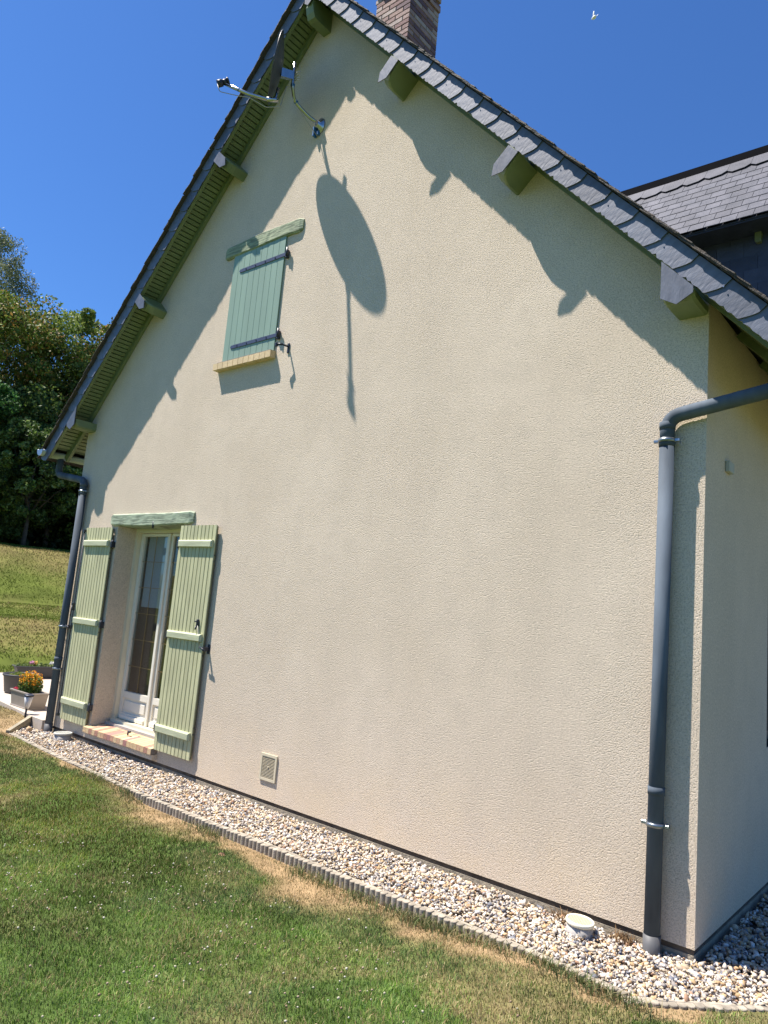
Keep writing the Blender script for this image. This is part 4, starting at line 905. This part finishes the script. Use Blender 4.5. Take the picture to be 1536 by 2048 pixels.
# ------------------------------------------------------------------ trees
def gpos(az, d): a = math.radians(az); return CAM.x + d * math.sin(a), CAM.y + d * math.cos(a)
def tree(kind, label, az, d, elc, hw, elh, n, size, pal, trunk='trunk', clumps=45, hang=0, sparse=.5, cat='tree', group=None, low=None, asp=1.8, yr=None):
    """az/elc: direction of crown centre seen from the garden, hw: half width (m), elh: half height (m)"""
    x, y = gpos(az, d); zb = float(ground_z(np.array([x]), np.array([y]))[0]); zc = CAM.z + d * math.tan(math.radians(elc)); yr = yr or hw
    t = thing(kind, label, cat, (x, y, zb), group)
    k = rng.normal(size=(clumps, 3)); k /= np.linalg.norm(k, axis=1)[:, None]; k *= rng.uniform(.45, 1.0, (clumps, 1)) ** .5
    cc = k * np.array([hw * .86, yr * .86, elh * .88]); cr_ = rng.uniform(.13, .30, clumps) * (hw + elh) / 2 * sparse * 2
    ci = rng.integers(0, clumps, n); q = rng.normal(size=(n, 3)); q /= np.linalg.norm(q, axis=1)[:, None]; q *= rng.uniform(.15, 1.0, (n, 1)) ** .45
    c = cc[ci] + q * cr_[ci][:, None] * np.array([1, 1, .8]); 
    if hang: c[:, 2] -= np.abs(rng.normal(0, hang, n)) * (np.hypot(c[:, 0], c[:, 1]) / hw)
    tone = (.75 + .5 * rng.random(clumps))[ci][:, None]
    v, f, col = leafmesh(c + np.array([0, 0, zc - zb]), size, pal, hang * .8, asp, None); col = col * np.repeat(tone, 4, 0)
    obj('crown', npmesh('crown', v, f, col), 'leaf', t)
    hgt = zc - zb; b = B(); r0 = max(.08, hgt * .022)
    b.tube([(0, 0, -.3), (rng.uniform(-.1, .1), 0, hgt * .4), (rng.uniform(-.3, .3), rng.uniform(-.2, .2), hgt * .8), (rng.uniform(-.4, .4), 0, hgt + elh * .4)], [r0 * 1.3, r0, r0 * .6, r0 * .15], 10)
    for i in range(12):
        tgt = cc[i % clumps] * .92; s0 = hgt * rng.uniform(.35, .95); m1 = Vector((tgt[0] * .45, tgt[1] * .45, (s0 + hgt + tgt[2]) / 2 + .1))
        b.tube([(0, 0, s0), m1, (tgt[0], tgt[1], hgt + tgt[2])], [r0 * .45, r0 * .28, r0 * .07], 6)
    b.put('trunk', trunk, t); return t
G1 = [(.075, .12, .022), (.10, .15, .03), (.055, .09, .018), (.13, .17, .04)]
G2 = [(.15, .21, .035), (.19, .25, .05), (.10, .16, .03), (.23, .27, .06)]
CH = [(.11, .165, .028), (.14, .20, .032), (.24, .20, .045), (.34, .20, .055), (.085, .135, .023), (.18, .23, .04), (.12, .185, .028), (.07, .115, .02)]
BI = [(.17, .20, .10), (.21, .235, .13), (.13, .165, .07)]
GR = 'trees of the wood behind the lawn'
tree('birch_tree', 'tall wispy grey-green birch rising highest above the wood', -71.6, 42, 19.2, 3.2, 4.0, 19000, .15, BI, 'birch', 60, .9, .36, group=GR, asp=2.6)
tree('chestnut_tree', 'big chestnut with rusty orange tinted leaves on the left', -70.2, 38, 13.6, 4.9, 4.9, 60000, .17, CH, 'trunk', 150, 0, .42, group=GR)
tree('leafy_tree', 'bright green tree stepping down between chestnut and roof', -65.4, 38, 14.2, 3.0, 4.6, 30000, .16, G2, 'trunk', 80, 0, .36, group=GR)
tree('leafy_tree', 'green tree peeping out just left of the slate verge', -62.4, 40, 15.6, 2.3, 4.2, 18000, .17, CH, 'trunk', 60, 0, .40, group=GR)
tree('leafy_tree', 'dusky olive tree filling the gap in the middle of the wood', -65.4, 36, 9.4, 4.0, 4.4, 32000, .17, G1, 'trunk', 100, 0, .42, group=GR)
tree('fir_tree', 'vivid green feathery tree at the left picture edge', -70.6, 33, 10.4, 1.4, 2.9, 16000, .13, [(.05, .14, .03), (.075, .18, .04), (.04, .10, .02)], 'trunk', 50, 0, .42, group=GR)
tree('leafy_tree', 'glossy mid-green tree in front of the wood beside the eaves', -66.8, 33.4, 8.0, 2.6, 2.6, 26000, .15, [(.09, .16, .03), (.14, .22, .045), (.22, .28, .10), (.06, .11, .022), (.035, .06, .014)], 'trunk', 170, 0, .26, group=GR)
tree('leafy_tree', 'dark leafy tree low on the left behind the bank', -69.4, 34.4, 5.2, 2.6, 2.4, 20000, .16, G1, 'trunk', 60, 0, .42, group=GR)
tree('leafy_tree', 'deep green tree right at the roof edge low in the wood', -61.6, 37, 7.5, 3.4, 4.0, 20000, .17, G1, 'trunk', 60, 0, .42, group=GR)
tree('leafy_tree', 'broad dark tree hidden deep behind the chestnut', -75.5, 40, 9.5, 4.4, 5.6, 16000, .24, G1, 'trunk', 60, 0, .42, group=GR)
tree('leafy_tree', 'tall dark tree far back behind the roof slope', -57.0, 41, 10, 3.6, 5.0, 9000, .26, G1, 'trunk', 44, 0, .42, group=GR)
tree('leafy_tree', 'shadowed tree standing deep in the wood behind the dusky olive one', -67.4, 45, 7.5, 5.4, 6.2, 30000, .28, G1, 'trunk', 90, 0, .5, group=GR)
DK = [(.028, .045, .012), (.038, .058, .016), (.02, .034, .01)]  # greens darkened: deep shade under the trees put into the leaf colour
def wood(az0, az1, d0, d1, z0, z1, n, size):
    az = np.radians(rng.uniform(az0, az1, n)); d = rng.uniform(d0, d1, n); x = CAM.x + d * np.sin(az); y = CAM.y + d * np.cos(az); zg_ = ground_z(x, y)
    hgt = z0 + (z1 - z0) * fbm(x, y, .35, 8); z = zg_ + rng.random(n) * hgt; return np.stack([x, y, z], 1)
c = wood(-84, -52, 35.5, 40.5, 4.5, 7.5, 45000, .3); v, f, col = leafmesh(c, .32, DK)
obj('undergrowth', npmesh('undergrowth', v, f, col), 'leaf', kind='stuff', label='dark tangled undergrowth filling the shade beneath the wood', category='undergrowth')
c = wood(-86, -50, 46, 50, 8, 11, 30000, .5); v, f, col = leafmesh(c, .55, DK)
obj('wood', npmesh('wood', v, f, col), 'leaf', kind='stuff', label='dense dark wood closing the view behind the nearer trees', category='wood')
for i, (az, d) in enumerate(((-70.2, 33.5), (-67.9, 34.5), (-66.9, 33.8), (-64.6, 34.2), (-63.1, 33.6))):
    x, y = gpos(az, d); zb = float(ground_z(np.array([x]), np.array([y]))[0])
